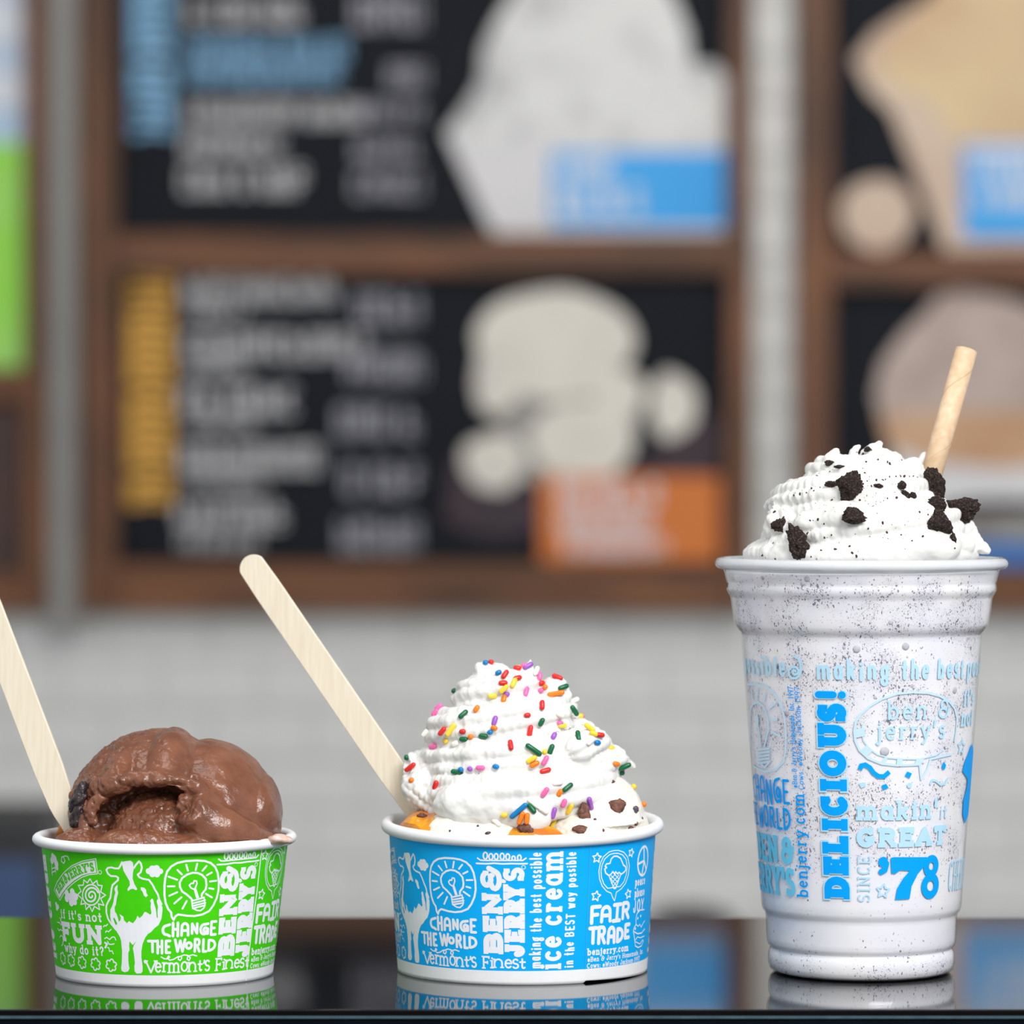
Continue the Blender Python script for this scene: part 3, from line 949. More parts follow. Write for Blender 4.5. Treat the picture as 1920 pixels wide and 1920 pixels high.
def paper_cup(cup, board, zb, ztop, rimR, rim_hw, rim_hh, rim_z, label, seam=None):
    e = empty('paper_cup', (cup.cx * .001, cup.cy * .001, 0), label, 'cup')
    mm = .001
    tl = cup.tilt

    def warp(th, r, z):
        zz = z * 1000
        if seam and zz < 1.0:
            d = math.degrees(th)
            if seam < d < seam + 45:
                zz += 0.75 * (1 - (d - seam) / 45)
        return r, (zz - tl * max(0, zz) * math.cos(th)) * mm

    R = cup.rad
    lathe('base_band', [((R(0) - 1.2) * mm, .9 * mm), ((R(0) - .5) * mm, 0.04 * mm), (R(0.05) * mm, 0.05 * mm), (R(1.2) * mm, 1.2 * mm), (R(zb) * mm, zb * mm)],
          cup.cx * mm, cup.cy * mm, M['paper'], e, 256, warp)
    lathe('sleeve', [(R(zb) * mm, zb * mm), (R(zb + (ztop - zb) * .5) * mm, (zb + (ztop - zb) * .5) * mm), (R(ztop) * mm, ztop * mm)],
          cup.cx * mm, cup.cy * mm, board, e, 256, warp)
    rc = rimR - rim_hw
    prof = []
    for i in range(21):
        a = math.radians(-70 - 360 * i / 20 * 0.92)
        prof.append(((rc + rim_hw * math.cos(a)) * mm, (rim_z + rim_hh * math.sin(a)) * mm))
    prof = [((rc - rim_hw * .2) * mm, (rim_z - rim_hh * .55) * mm)] + [((rc + rim_hw * math.cos(math.radians(a))) * mm, (rim_z + rim_hh * math.sin(math.radians(a))) * mm)
                                                                     for a in range(-110, 181, 15)] + [((rc - rim_hw) * mm, (rim_z - rim_hh * .6) * mm)]
    lathe('rim', prof, cup.cx * mm, cup.cy * mm, M['paper'], e, 192, warp)
    lathe('lining', [((rc - rim_hw) * mm, (rim_z - rim_hh * .5) * mm), ((R(6) - 1.6) * mm, 6 * mm), (0.0005, 6 * mm)], cup.cx * mm, cup.cy * mm, M['paper'], e, 96, warp)
    return e


cup_g = paper_cup(GREEN, M['green'], 3.9, 44.2, 44.05, 1.85, 1.75, 45.4,
                  'green printed paper ice cream cup with white rim, holding the chocolate scoop')
cup_b = paper_cup(BLUE, M['blue'], 4.8, 47.4, 47.6, 1.95, 2.1, 48.8,
                  'blue printed paper ice cream cup with white rim, under whipped cream and sprinkles', seam=28.6)
DSH = 36.3                      # the same artwork sits further round on the blue cup


def both(ink_fn, name, dz=0.75, dsh=None):
    """artwork measured on the green cup, printed on both"""
    for cup, e, sh in ((GREEN, cup_g, (0, 0)), (BLUE, cup_b, (-(dsh or DSH), dz))):
        k = Ink()
        ink_fn(k, GREEN)
        k.build(name, M['ink_white'], cup, e, sh)


def from_blue(ink_fn, name, sh_green=None, sc=1.0):
    k = Ink()
    ink_fn(k, BLUE)
    k.build(name, M['ink_white'], BLUE, cup_b)
    if sh_green is not None:
        k = Ink()
        ink_fn(k, BLUE)
        k.build(name, M['ink_white'], GREEN, cup_g, sh_green, scale=sc)


def cow(k, c):
    A = lambda p: c.Z(180, 1580, 10.667, p)
    B = lambda p: c.Z(200, 1690, 10.667, p)
    k.stroke(A([(520, 390), (490, 460), (455, 515), (380, 515), (310, 495), (240, 505), (208, 545), (240, 620), (300, 668), (400, 672), (445, 700), (440, 750),
                (330, 850), (312, 930), (290, 1100), (240, 1190), (208, 1260), (208, 1400), (240, 1520), (310, 1630), (400, 1740)]), .6)
    k.stroke(A([(760, 505), (800, 440), (862, 372), (900, 420), (918, 500), (895, 590), (834, 640), (865, 690), (930, 720), (1060, 745), (1130, 840),
                (1180, 940), (1240, 1040), (1262, 1130), (1310, 1230)]), .6)
    k.poly(A([(505, 400), (560, 375), (690, 358), (738, 395), (750, 480), (755, 530), (740, 600), (735, 720), (770, 830), (828, 930), (800, 952), (740, 922),
              (690, 932), (640, 972), (628, 930), (680, 850), (672, 770), (600, 650), (550, 560), (525, 440)]))
    k.poly(A([(895, 890), (960, 900), (1000, 940), (1010, 1010), (1040, 1060), (1000, 1090), (960, 1060), (930, 980), (900, 950)]))
    body = A([(435, 840), (430, 930), (445, 1010), (420, 1100), (400, 1240), (375, 1290), (380, 1380), (410, 1420), (440, 1500), (460, 1585), (490, 1550), (500, 1500),
              (470, 1430), (550, 1480), (560, 1550), (620, 1612), (660, 1570), (740, 1612), (800, 1540), (830, 1460), (870, 1510), (930, 1460), (970, 1385),
              (1010, 1390), (1085, 1442), (1110, 1410), (1090, 1290), (1100, 1205), (1080, 1165), (1120, 1115), (1150, 1150), (1160, 1210), (1200, 1340), (1215, 1500),
              (1235, 1500), (1230, 1380), (1240, 1280), (1215, 1180), (1225, 1130), (1260, 1150), (1330, 1290), (1328, 1380), (1310, 1520), (1250, 1650), (1170, 1710),
              (1100, 1790), (1040, 1825)])
    body += B([(770, 730), (720, 850), (695, 1000), (695, 1120), (710, 1220), (720, 1300), (720, 1400), (690, 1440), (600, 1445), (560, 1400), (555, 1300), (565, 1230),
               (550, 1080), (525, 940), (545, 880), (590, 795), (525, 875), (490, 840), (462, 800), (450, 880), (460, 970), (435, 1030), (435, 1180), (445, 1280),
               (460, 1340), (430, 1400), (360, 1420), (300, 1390), (290, 1330), (302, 1250), (310, 1000), (290, 800), (270, 720), (200, 600)])
    body += A([(370, 1720), (320, 1630), (300, 1560), (285, 1470), (288, 1340), (320, 1280), (350, 1190), (365, 1080), (388, 1000), (368, 930), (385, 885)])
    k.poly(body, [A([(365, 1495), (345, 1520), (390, 1640), (415, 1645), (425, 1615), (385, 1530)])])


both(cow, 'cow_print')


def cloud(k, c):
    for x, y, r in [(1060, 570, 62), (1130, 520, 64), (1210, 510, 62), (1280, 572, 60), (1130, 632, 60), (1220, 636, 58), (1170, 575, 72)]:
        p = c.inv(180 + x / 10.667, 1580 + y / 10.667)
        k.disc(p[0], p[1], r / 10.667 * .1755, n=16)


both(cloud, 'cloud_print')


def bulb(k, c):
    A = lambda p: c.Z(290, 1590, 10.667, p)
    k.stroke(A([(840, 250), (1000, 260), (1120, 300), (1210, 380), (1260, 500), (1282, 680), (1275, 850), (1240, 1000), (1170, 1150), (1090, 1260), (950, 1330),
                (800, 1360), (650, 1355), (470, 1330), (410, 1370), (380, 1440), (340, 1380), (330, 1290), (270, 1220), (220, 1100), (196, 950), (196, 750),
                (212, 600), (250, 470), (330, 370), (450, 300), (620, 262)]), .68, closed=True)
    k.stroke(A([(940, 965), (945, 920), (985, 870), (1020, 825), (1035, 740), (1022, 620), (950, 540), (860, 500), (760, 495), (650, 530), (550, 600), (500, 690), (505, 780),
                (550, 870), (640, 930), (720, 1000), (752, 1045)]), .66)
    for a in [(280, 575, 450, 635), (455, 440, 545, 530), (630, 335, 665, 455), (850, 315, 818, 445), (1035, 360, 955, 455), (1140, 490, 1042, 545), (1230, 655, 1105, 670),
              (1175, 820, 1090, 805), (1145, 990, 1022, 915), (262, 768, 398, 766), (292, 955, 450, 885), (392, 1110, 535, 985), (555, 1215, 640, 1060)]:
        k.stroke(A([(a[0], a[1]), (a[2], a[3])]), .62)
    k.poly(A([(775, 820), (830, 1015), (890, 995), (828, 800)]))
    k.stroke(A([(790, 830), (720, 795), (692, 745), (735, 705), (770, 710), (790, 655), (835, 660), (845, 715), (815, 790), (790, 830)]), .5)
    for a in [(738, 1062, 985, 988), (750, 1112, 1008, 1042), (752, 1162, 1014, 1094), (762, 1208, 1002, 1146)]:
        k.stroke(A([(a[0], a[1]), (a[2], a[3])]), .56)
    k.stroke(A([(742, 1060), (760, 1205), (850, 1250), (920, 1252), (982, 1200), (1006, 1140), (985, 988)]), .5)


both(bulb, 'light_bulb_print')


def hand_letters(k, c, L, sw):
    for ch, ox, oy, sc, x0, y0, x1, y1 in L:
        f, gw, gh = box_map(c, ox + x0 / sc, oy + y0 / sc, ox + x1 / sc, oy + y1 / sc)
        k.glyph(ch + '_h' if ch + '_h' in GL else ch, f, gh, gw, sw)


def change(k, c):
    a = (290, 1590, 10.667)
    b = (200, 1690, 10.667)
    d = (360, 1690, 10.667)
    hand_letters(k, c, [('C',) + a + (135, 1505, 330, 1785), ('H',) + a + (330, 1470, 500, 1790), ('A',) + a + (510, 1480, 698, 1775), ('N',) + a + (708, 1488, 886, 1735),
                        ('G',) + a + (888, 1490, 1090, 1752), ('E',) + a + (1092, 1445, 1245, 1758),
                        ('T',) + b + (808, 768, 1026, 1040), ('H',) + b + (985, 760, 1142, 1066), ('E',) + b + (1150, 765, 1292, 1055), ('W',) + b + (1340, 738, 1592, 1030),
                        ('O',) + b + (1562, 798, 1722, 972), ('R',) + d + (20, 730, 180, 1030), ('L',) + d + (190, 735, 310, 1030), ('D',) + d + (300, 745, 482, 1008)], .92)
    A = lambda p: c.Z(200, 1690, 10.667, p)
    k.stroke(A([(1090, 1112), (1150, 1148), (1210, 1152), (1262, 1118), (1238, 1092), (1212, 1130), (1262, 1178), (1340, 1160), (1420, 1110), (1495, 1098), (1500, 1140),
                (1470, 1182), (1430, 1160), (1440, 1115), (1540, 1072), (1620, 1080), (1672, 1130), (1648, 1182), (1608, 1160), (1620, 1100), (1720, 1068), (1800, 1092)]), .42)


both(change, 'slogan_lettering')


def vermont(k, c):
    b = (200, 1690, 10.667)
    d = (360, 1690, 10.667)
    for ch, (ox, oy, sc), x0, y0, x1, y1 in [('V', b, 770, 1180, 1000, 1442), ('r', b, 1108, 1120, 1245, 1420), ('m', b, 1225, 1125, 1462, 1436), ('n', b, 1620, 1115, 1808, 1416),
                                             ('t', d, 108, 1165, 216, 1402), ("'", d, 205, 1165, 275, 1370), ('F', d, 462, 1130, 600, 1392), ('i', d, 612, 1125, 662, 1372),
                                             ('n', d, 655, 1070, 832, 1352), ('t', d, 1050, 1095, 1142, 1322), ('e', b, 958, 1125, 1104, 1432), ('o', b, 1478, 1100, 1632, 1412),
                                             ('s', d, 246, 1060, 368, 1402), ('e', d, 838, 1060, 962, 1342), ('s', d, 952, 1030, 1056, 1336)]:
        f, gw, gh = box_map(c, ox + x0 / sc, oy + y0 / sc, ox + x1 / sc, oy + y1 / sc)
        k.glyph(ch, f, gh, gw, .6, .38)
    A = lambda p: c.Z(200, 1690, 10.667, p)
    k.stroke(A([(800, 1200), (770, 1180), (752, 1205), (770, 1235), (795, 1222)]), .4)
    k.stroke(A([(960, 1200), (995, 1190), (1010, 1215), (990, 1240), (968, 1225)]), .4)


both(vermont, 'motto_lettering', dsh=34.8)


def name_up(k, c):
    a = (880, 1580, 9.6)
    b = (880, 1680, 9.6)
    for ch, (ox, oy, sc), x0, y0, x1, y1, sl in [('B', b, 255, 662, 612, 1056, .34), ('E', a, 242, 1306, 606, 1618, .34), ('N', a, 226, 895, 606, 1300, .34),
                                                 ('&', a, 195, 412, 590, 872, .3), ('J', b, 634, 846, 1002, 1106, .3), ('E', a, 630, 1556, 1000, 1802, .3),
                                                 ('R', a, 624, 1290, 1000, 1552, .3), ('R', a, 616, 1012, 998, 1272, .3), ('Y', a, 610, 764, 998, 1022, .3),
                                                 ("'", a, 556, 640, 740, 742, 0), ('S', a, 604, 444, 996, 696, .3)]:
        f, gw, gh = box_map(c, ox + x0 / sc, oy + y0 / sc, ox + x1 / sc, oy + y1 / sc, True)
        k.glyph(ch, f, gh, gw, 2.05 if ch not in "&'S" else (1.75 if ch != "'" else 1.2), sl, cap=False if ch in 'BENRY' else True)
    A = lambda p: c.Z(880, 1580, 9.6, p)
    pts = [(150, 275), (200, 312)]
    cs = [(290, 232, 38, 62), (390, 250, 36, 56), (485, 248, 34, 54), (592, 245, 36, 58), (692, 252, 34, 54), (796, 278, 30, 40), (900, 268, 32, 50)]
    for x, y, rx, ry in cs:
        pts += [(x - 15, 318)] + [(x + rx * math.cos(math.radians(q)), y + ry * math.sin(math.radians(q))) for q in range(60, -290, -35)] + [(x + 10, 318)]
    pts += [(960, 318), (1020, 275)]
    k.stroke(A(pts), .5)
    k.stroke(A([(130, 370), (300, 378), (450, 368), (600, 380), (750, 374), (900, 378), (1040, 374)]), .56)
    p = A([(975, 440)])[0]
    k.stroke(arc(p[0], p[1], .62, .62, 0, 360, 14), .22)


from_blue(name_up, 'brand_lettering', (34.9, -1.2))


def up_text(k, c, s, xcap, xbase, ybot, ytop, sw, slab=0, **kw):
    u, z0 = c.inv(xbase, ybot)
    z1 = c.inv(xbase, ytop)[1]
    l = c.inv(xcap, (ybot + ytop) / 2)[0]
    r = c.inv(xbase, (ybot + ytop) / 2)[0]
    k.text(s, lambda X, Y: (u - Y, z0 + X), r - l, z1 - z0, sw, slab, **kw)


def best(k, c):
    up_text(k, c, 'making the best possible', 992, 1014.5, 1816, 1598, .6, jit=.05, gap=.16)
    up_text(k, c, 'in the BEST way possible', 1056.5, 1075.5, 1814, 1597, .58, jit=.05, gap=.16)


from_blue(best, 'slogan_lettering')


def icecream(k, c):
    up_text(k, c, 'ice cream', 1008, 1052, 1817, 1596, 1.38, .3, gap=.1, space=.3)


from_blue(icecream, 'slogan_lettering')


def fair(k, c):
    a = (1080, 1680, 12.0)
    hand_letters(k, c, [('F',) + a + (290, 200, 570, 645), ('A',) + a + (540, 200, 800, 610), ('I',) + a + (802, 150, 1026, 595), ('R',) + a + (1008, 110, 1212, 535),
                        ('T',) + a + (268, 680, 492, 1100), ('R',) + a + (460, 660, 682, 1100), ('A',) + a + (690, 665, 888, 1090), ('D',) + a + (892, 690, 1066, 1060),
                        ('E',) + a + (1068, 600, 1212, 978)], 1.35)

    def line(s, x0, y0, x1, h, sw, slab):
        u0, z0 = c.inv(a[0] + x0 / 12, a[1] + y0 / 12)
        u1 = c.inv(a[0] + x1 / 12, a[1] + (y0 - (x1 - x0) * .12) / 12)[0]
        k.text(s, lambda X, Y: (u0 + X, z0 + Y), h, u1 - u0, sw, slab, gap=.1)
    line('benjerry.com', 250, 1345, 1168, 2.5, .5, .22)
    line("\u00a9Ben & Jerry's Homemade, Inc.", 255, 1488, 1500, 1.75, .3, .1)
    line('Cows: \u00a9Woody Jackson 1997', 240, 1632, 1420, 1.75, .3, .1)


from_blue(fair, 'fair_trade_lettering', (14.2, -.75))


def cone(k, c):
    A = lambda p: c.Z(1060, 1500, 9.6, p)
    outer = [(950, 905), (1050, 940), (1120, 1030), (1148, 1180), (1130, 1350), (1080, 1500), (1000, 1600), (915, 1660), (900, 1740), (880, 1815), (845, 1745), (820, 1675),
             (740, 1640), (660, 1550), (612, 1420), (600, 1280), (622, 1150), (682, 1020), (780, 935), (860, 910)]
    k.stroke(A(outer), .34, closed=True)
    k.stroke(A([(875 + (x - 875) * .86, 1270 + (y - 1270) * .86) for x, y in outer if y < 1650]), .34, closed=True)
    k.stroke(A([(780, 1360), (720, 1310), (705, 1240), (740, 1215), (712, 1190), (735, 1150), (800, 1138), (820, 1060), (870, 1010), (930, 1010), (990, 1050), (1020, 1120),
                (1040, 1170), (1080, 1200), (1082, 1260), (1050, 1300), (1000, 1335), (960, 1300), (938, 1330), (900, 1290), (880, 1330), (850, 1288), (820, 1330)]), .5, closed=True)
    k.stroke(A([(785, 1370), (870, 1595), (900, 1590), (990, 1345)]), .42)
    for p in [((800, 1430), (900, 1330)), ((825, 1500), (960, 1350)), ((850, 1560), (975, 1400)), ((960, 1420), (880, 1335)), ((940, 1480), (820, 1360)), ((915, 1540), (800, 1400))]:
        k.stroke(A(p), .3)
    for cx, cy, r, q in [(565, 1040, 92, .1), (1182, 948, 80, .3), (550, 1728, 98, .2), (1128, 1690, 90, -.2)]:
        u, z = c.inv(1060 + cx / 9.6, 1500 + cy / 9.6)
        R = r / 9.6 * .18
        k.stroke([(u + (R if i % 2 == 0 else R * .5) * math.sin(q + i * PI / 5), z + (R if i % 2 == 0 else R * .5) * math.cos(q + i * PI / 5)) for i in range(10)], .44, closed=True)


from_blue(cone, 'ice_cream_cone_print', (14.2, -.75))


def peace(k, c):
    A = lambda p: c.Z(1060, 1500, 9.6, p)
    u, z = c.inv(1060 + 1400 / 9.6, 1500 + 1095 / 9.6)
    k.stroke(arc(u, z, 4.0, 4.9, 0, 360, 28), .8)
    for q in (92, 188, 262, 318):
        k.stroke([(u + .6, z), (u + 3.9 * math.cos(math.radians(q)), z + 4.8 * math.sin(math.radians(q)))], .8, cap=False)
    f, gw, gh = box_map(c, 1191, 1640, 1217, 1659)
    k.text('peace', f, 3.0, 7.4, .5, .18, gap=.14)
    f, gw, gh = box_map(c, 1190, 1660, 1216, 1680)
    k.text('please', f, 3.0, 7.4, .5, .18, gap=.12)
    f, gw, gh = box_map(c, 1187, 1688, 1214, 1710)
    k.text('JOY', f, 4.2, 8.0, .6, 0, gap=.2, hand=True, jit=.08)
    B = lambda p: c.Z(1080, 1680, 12.0, p)
    k.stroke(B([(1345, 640), (1345, 500), (1370, 390), (1440, 315), (1530, 305)]), .4)
    k.stroke(B([(1345, 640), (1300, 720), (1285, 800), (1300, 880), (1330, 1120), (1390, 1160), (1470, 1120), (1510, 1000)]), .4)
    k.stroke(B([(1345, 640), (1390, 680), (1430, 640), (1460, 700), (1510, 600), (1540, 560)]), .34)
    k.stroke(B([(1290, 800), (1380, 850), (1470, 830), (1540, 740)]), .44)
    k.stroke(B([(1320, 1000), (1380, 920), (1440, 940), (1530, 900)]), .34)
    k.stroke(B([(1335, 1030), (1430, 1080), (1500, 980)]), .34)
    k.disc(*B([(1330, 735)])[0], .5)
    k.disc(*B([(1385, 500)])[0], .45)
    k.disc(*B([(1450, 450)])[0], .45)


from_blue(peace, 'peace_and_sundae_print', (14.2, -.75))


def banner(k, c):
    A = lambda p: c.Z(60, 1580, 10.667, p)
    top = [(470, 955), (520, 820), (650, 630), (810, 490), (1000, 400), (1255, 350)]
    low = [(1285, 600), (1150, 615), (1000, 660), (840, 760), (700, 890), (610, 1010), (555, 1110)]
    k.poly(A(top + low))
    k.stroke(A([(445, 950), (500, 800), (635, 605), (800, 462), (1000, 372), (1278, 320), (1312, 622), (1150, 640), (1005, 690), (855, 790), (722, 910), (632, 1030), (562, 1155)]), .3, closed=True)
    p = A([(1360, 592)])[0]
    k.stroke(arc(p[0], p[1], .62, .62, 0, 360, 14), .2)


def banner_txt(k, c):
    P = [Vector(q) for q in c.Z(60, 1580, 10.667, [(545, 1030), (600, 935), (690, 825), (790, 735), (900, 665), (1020, 615), (1130, 590), (1262, 572)])]
    cum = [0.0]
    for a, b in zip(P[:-1], P[1:]):
        cum.append(cum[-1] + (b - a).length)

    def f(X, Y):
        X = min(max(X, 0.0), cum[-1] - 1e-4)
        i = max(j for j in range(len(cum) - 1) if cum[j] <= X)
        d = (P[i + 1] - P[i]).normalized()
        q = P[i] + d * (X - cum[i])
        n0 = Vector((-d.y, d.x))
        return (q.x + n0.x * Y, q.y + n0.y * Y)
    k.text("BEN&JERRY'S", f, 3.0, cum[-1], .56, .28, gap=.12)


def sun(k, c):
    A = lambda p: c.Z(60, 1580, 10.667, p)
    k.stroke(A([(1165, 720), (1215, 825), (1300, 760), (1320, 850), (1405, 860), (1375, 985), (1475, 1050), (1375, 1115), (1440, 1255), (1330, 1225), (1355, 1340), (1250, 1275),
                (1205, 1380), (1150, 1260), (1085, 1340), (1065, 1215), (980, 1235), (1005, 1125), (915, 1040), (985, 970), (930, 855), (1030, 850), (1040, 745), (1110, 805)]), .42, closed=True)
    k.stroke(A([(1185 + 172 * math.cos(a * PI / 14), 1045 + 205 * math.sin(a * PI / 14)) for a in range(28)]), .5, closed=True)
    k.stroke(A([(1190 + (18 + 4.4 * i) * math.cos(i * .42), 1060 + (20 + 5.3 * i) * math.sin(i * .42)) for i in range(30)]), .62)
    for x, y, r in [(700, 1010, 66), (810, 985, 70), (870, 1080, 76), (700, 1120, 68), (790, 1200, 72), (860, 1190, 60), (780, 1090, 80)]:
        p = c.inv(60 + x / 10.667, 1580 + y / 10.667)
        k.disc(p[0], p[1], r / 10.667 * .185, n=16)
    for x, y, r in [(490, 1230, 36), (520, 1280, 40), (500, 1310, 40)]:
        p = c.inv(60 + x / 10.667, 1580 + y / 10.667)
        k.disc(p[0], p[1], r / 10.667 * .23, n=16)
    for x, y, r in [(420, 280, 50), (455, 330, 62), (400, 360, 50), (490, 420, 56), (500, 500, 40)]:
        p = c.inv(60 + x / 10.667, 1580 + y / 10.667)
        k.disc(p[0], p[1], r / 10.667 * .25, n=16)
    for q in [((400, 440), (410, 650)), ((460, 480), (480, 600)), ((395, 520), (470, 500)), ((400, 600), (480, 560))]:
        k.stroke(A(q), .4)
    k.stroke(A([(745, 345), (720, 275), (670, 265), (600, 290), (590, 370), (640, 415), (665, 360), (635, 290)]), .4)


def fun(k, c):
    def line(s, ox, oy, sc, x0, y0, x1, y1, h, sw, slab, gap=.14, jit=0.0, **kw):
        u0, z0 = c.inv(ox + x0 / sc, oy + y0 / sc)
        u1 = c.inv(ox + x1 / sc, oy + y1 / sc)[0]
        k.text(s, lambda X, Y: (u0 + X, z0 + Y), h, u1 - u0, sw, slab, gap=gap, jit=jit, **kw)
    line("if it's not", 80, 1690, 10.667, 375, 335, 1190, 425, 3.3, .56, .25, space=.3)
    line('FUN', 80, 1690, 10.667, 410, 790, 1210, 890, 6.6, 1.7, .5, gap=.06)
    line('why do it?', 80, 1690, 10.667, 455, 1010, 1235, 1110, 3.3, .56, .2, space=.3)
    A = lambda p: c.Z(80, 1690, 10.667, p)
    k.stroke(A([(1250, 830), (1290, 850), (1255, 925)]), .7)
    for q in [((1220, 510), (1240, 480), (1265, 495), (1300, 460)), ((1260, 620), (1280, 590), (1320, 610), (1370, 560)),
              ((1240, 745), (1280, 720), (1340, 765), (1390, 715), (1440, 715), (1465, 775)), ((1300, 800), (1325, 855), (1370, 865), (1430, 850)),
              ((1300, 925), (1325, 930), (1340, 1000), (1390, 990), (1415, 1050)), ((345, 330), (375, 360), (360, 390)), ((300, 415), (345, 430), (375, 480)),
              ((305, 540), (335, 590), (360, 560), (400, 590)), ((350, 720), (370, 680), (400, 700)), ((430, 780), (400, 830), (415, 850), (380, 890))]:
        k.stroke(A(q), .36)
    for x, y in [(408, 1140), (572, 1180), (790, 1222), (1060, 1258), (1372, 1280)]:
        u, z = A([(x, y)])[0]
        k.stroke([(u + (1.45 + .62 * abs(math.cos(3 * t * PI / 30))) * math.cos(t * PI / 30 + .3), z + (1.45 + .62 * abs(math.cos(3 * t * PI / 30))) * math.sin(t * PI / 30 + .3)) for t in range(60)], .48, closed=True)


both(banner, 'banner_print')
both(sun, 'sun_and_cloud_print')
both(fun, 'slogan_lettering')
for cup, e, sh, mm_ in ((GREEN, cup_g, (0, 0), M['green']), (BLUE, cup_b, (-DSH, .75), M['blue'])):
    k = Ink(0.11)
    banner_txt(k, GREEN)
    k.build('banner_lettering', mm_, cup, e, sh)
# big dotted column letters wrap out of sight at the cup sides
for cup, e, u, mm_ in ((GREEN, cup_g, -50.5, None), (BLUE, cup_b, 63.5, None)):
    k = Ink()
    z0, z1 = 6.5, cup.z0 + 43
    k.text('ice cream', lambda X, Y: (u - Y + 4, z0 + X), 7.5, z1 - z0 - 2, 1.6, .25, gap=.1)
    k.build('slogan_lettering', M['ink_white'], cup, e)
# paper seams
k = Ink(.12)
th = math.radians(53.6)
k.stroke([(math.radians(55.3) * 38.5, 43.6), (math.radians(54.6) * 38.5, 30), (math.radians(53.2) * 38.5, 18), (math.radians(52.0) * 38.5, .6)], .5)
k.build('seam', M['paper'], GREEN, cup_g)
k = Ink(.12)
k.stroke([(math.radians(29.5) * 43.4, 46.0), (math.radians(28.8) * 43.4, 4.9)], .25)
k.build('seam', M['seam_blue'], BLUE, cup_b)

# ------------------------------------------------------------------ milkshake: clear cup, shake, print
def clear_mat(name, tint, haze, rough, gloss=1.45):
    m = bpy.data.materials.new(name)
    m.use_nodes = True
    nt = m.node_tree
    nt.nodes.clear()
    L = nt.links.new
    out = nt.nodes.new('ShaderNodeOutputMaterial')
    tr = nt.nodes.new('ShaderNodeBsdfTransparent')
    tr.inputs[0].default_value = tint
    df = nt.nodes.new('ShaderNodeBsdfDiffuse')
    df.inputs[0].default_value = lin(236, 238, 242)
    gl = nt.nodes.new('ShaderNodeBsdfGlossy')
    gl.inputs['Roughness'].default_value = rough
    fr = nt.nodes.new('ShaderNodeFresnel')
    fr.inputs[0].default_value = gloss
    m1, m2 = nt.nodes.new('ShaderNodeMixShader'), nt.nodes.new('ShaderNodeMixShader')
    tc = nt.nodes.new('ShaderNodeTexCoord')
    nz = nt.nodes.new('ShaderNodeTexNoise')
    nz.inputs['Scale'].default_value = 90
    mr = nt.nodes.new('ShaderNodeMapRange')
    mr.inputs['To Min'].default_value, mr.inputs['To Max'].default_value = haze * .8, haze * 1.2
    L(tc.outputs['Object'], nz.inputs['Vector'])
    L(nz.outputs['Fac'], mr.inputs['Value'])
    L(mr.outputs['Result'], m1.inputs[0])
    L(tr.outputs[0], m1.inputs[1])
    L(df.outputs[0], m1.inputs[2])
    ge = nt.nodes.new('ShaderNodeNewGeometry')
    sb = nt.nodes.new('ShaderNodeMath')
    sb.operation = 'SUBTRACT'
    sb.use_clamp = True
    L(fr.outputs[0], sb.inputs[0])
    L(ge.outputs['Backfacing'], sb.inputs[1])
    L(sb.outputs[0], m2.inputs[0])
    L(m1.outputs[0], m2.inputs[1])
    L(gl.outputs[0], m2.inputs[2])
    L(m2.outputs[0], out.inputs[0])
    return m


M['clear'] = clear_mat('clear_cup_plastic', (.985, .985, .99, 1), .03, .06)
M['clear_rim'] = clear_mat('pale_lit_rim_plastic', (.95, .96, .97, 1), .62, .12)  # clear rim; paleness from light and contents put in as diffuse white


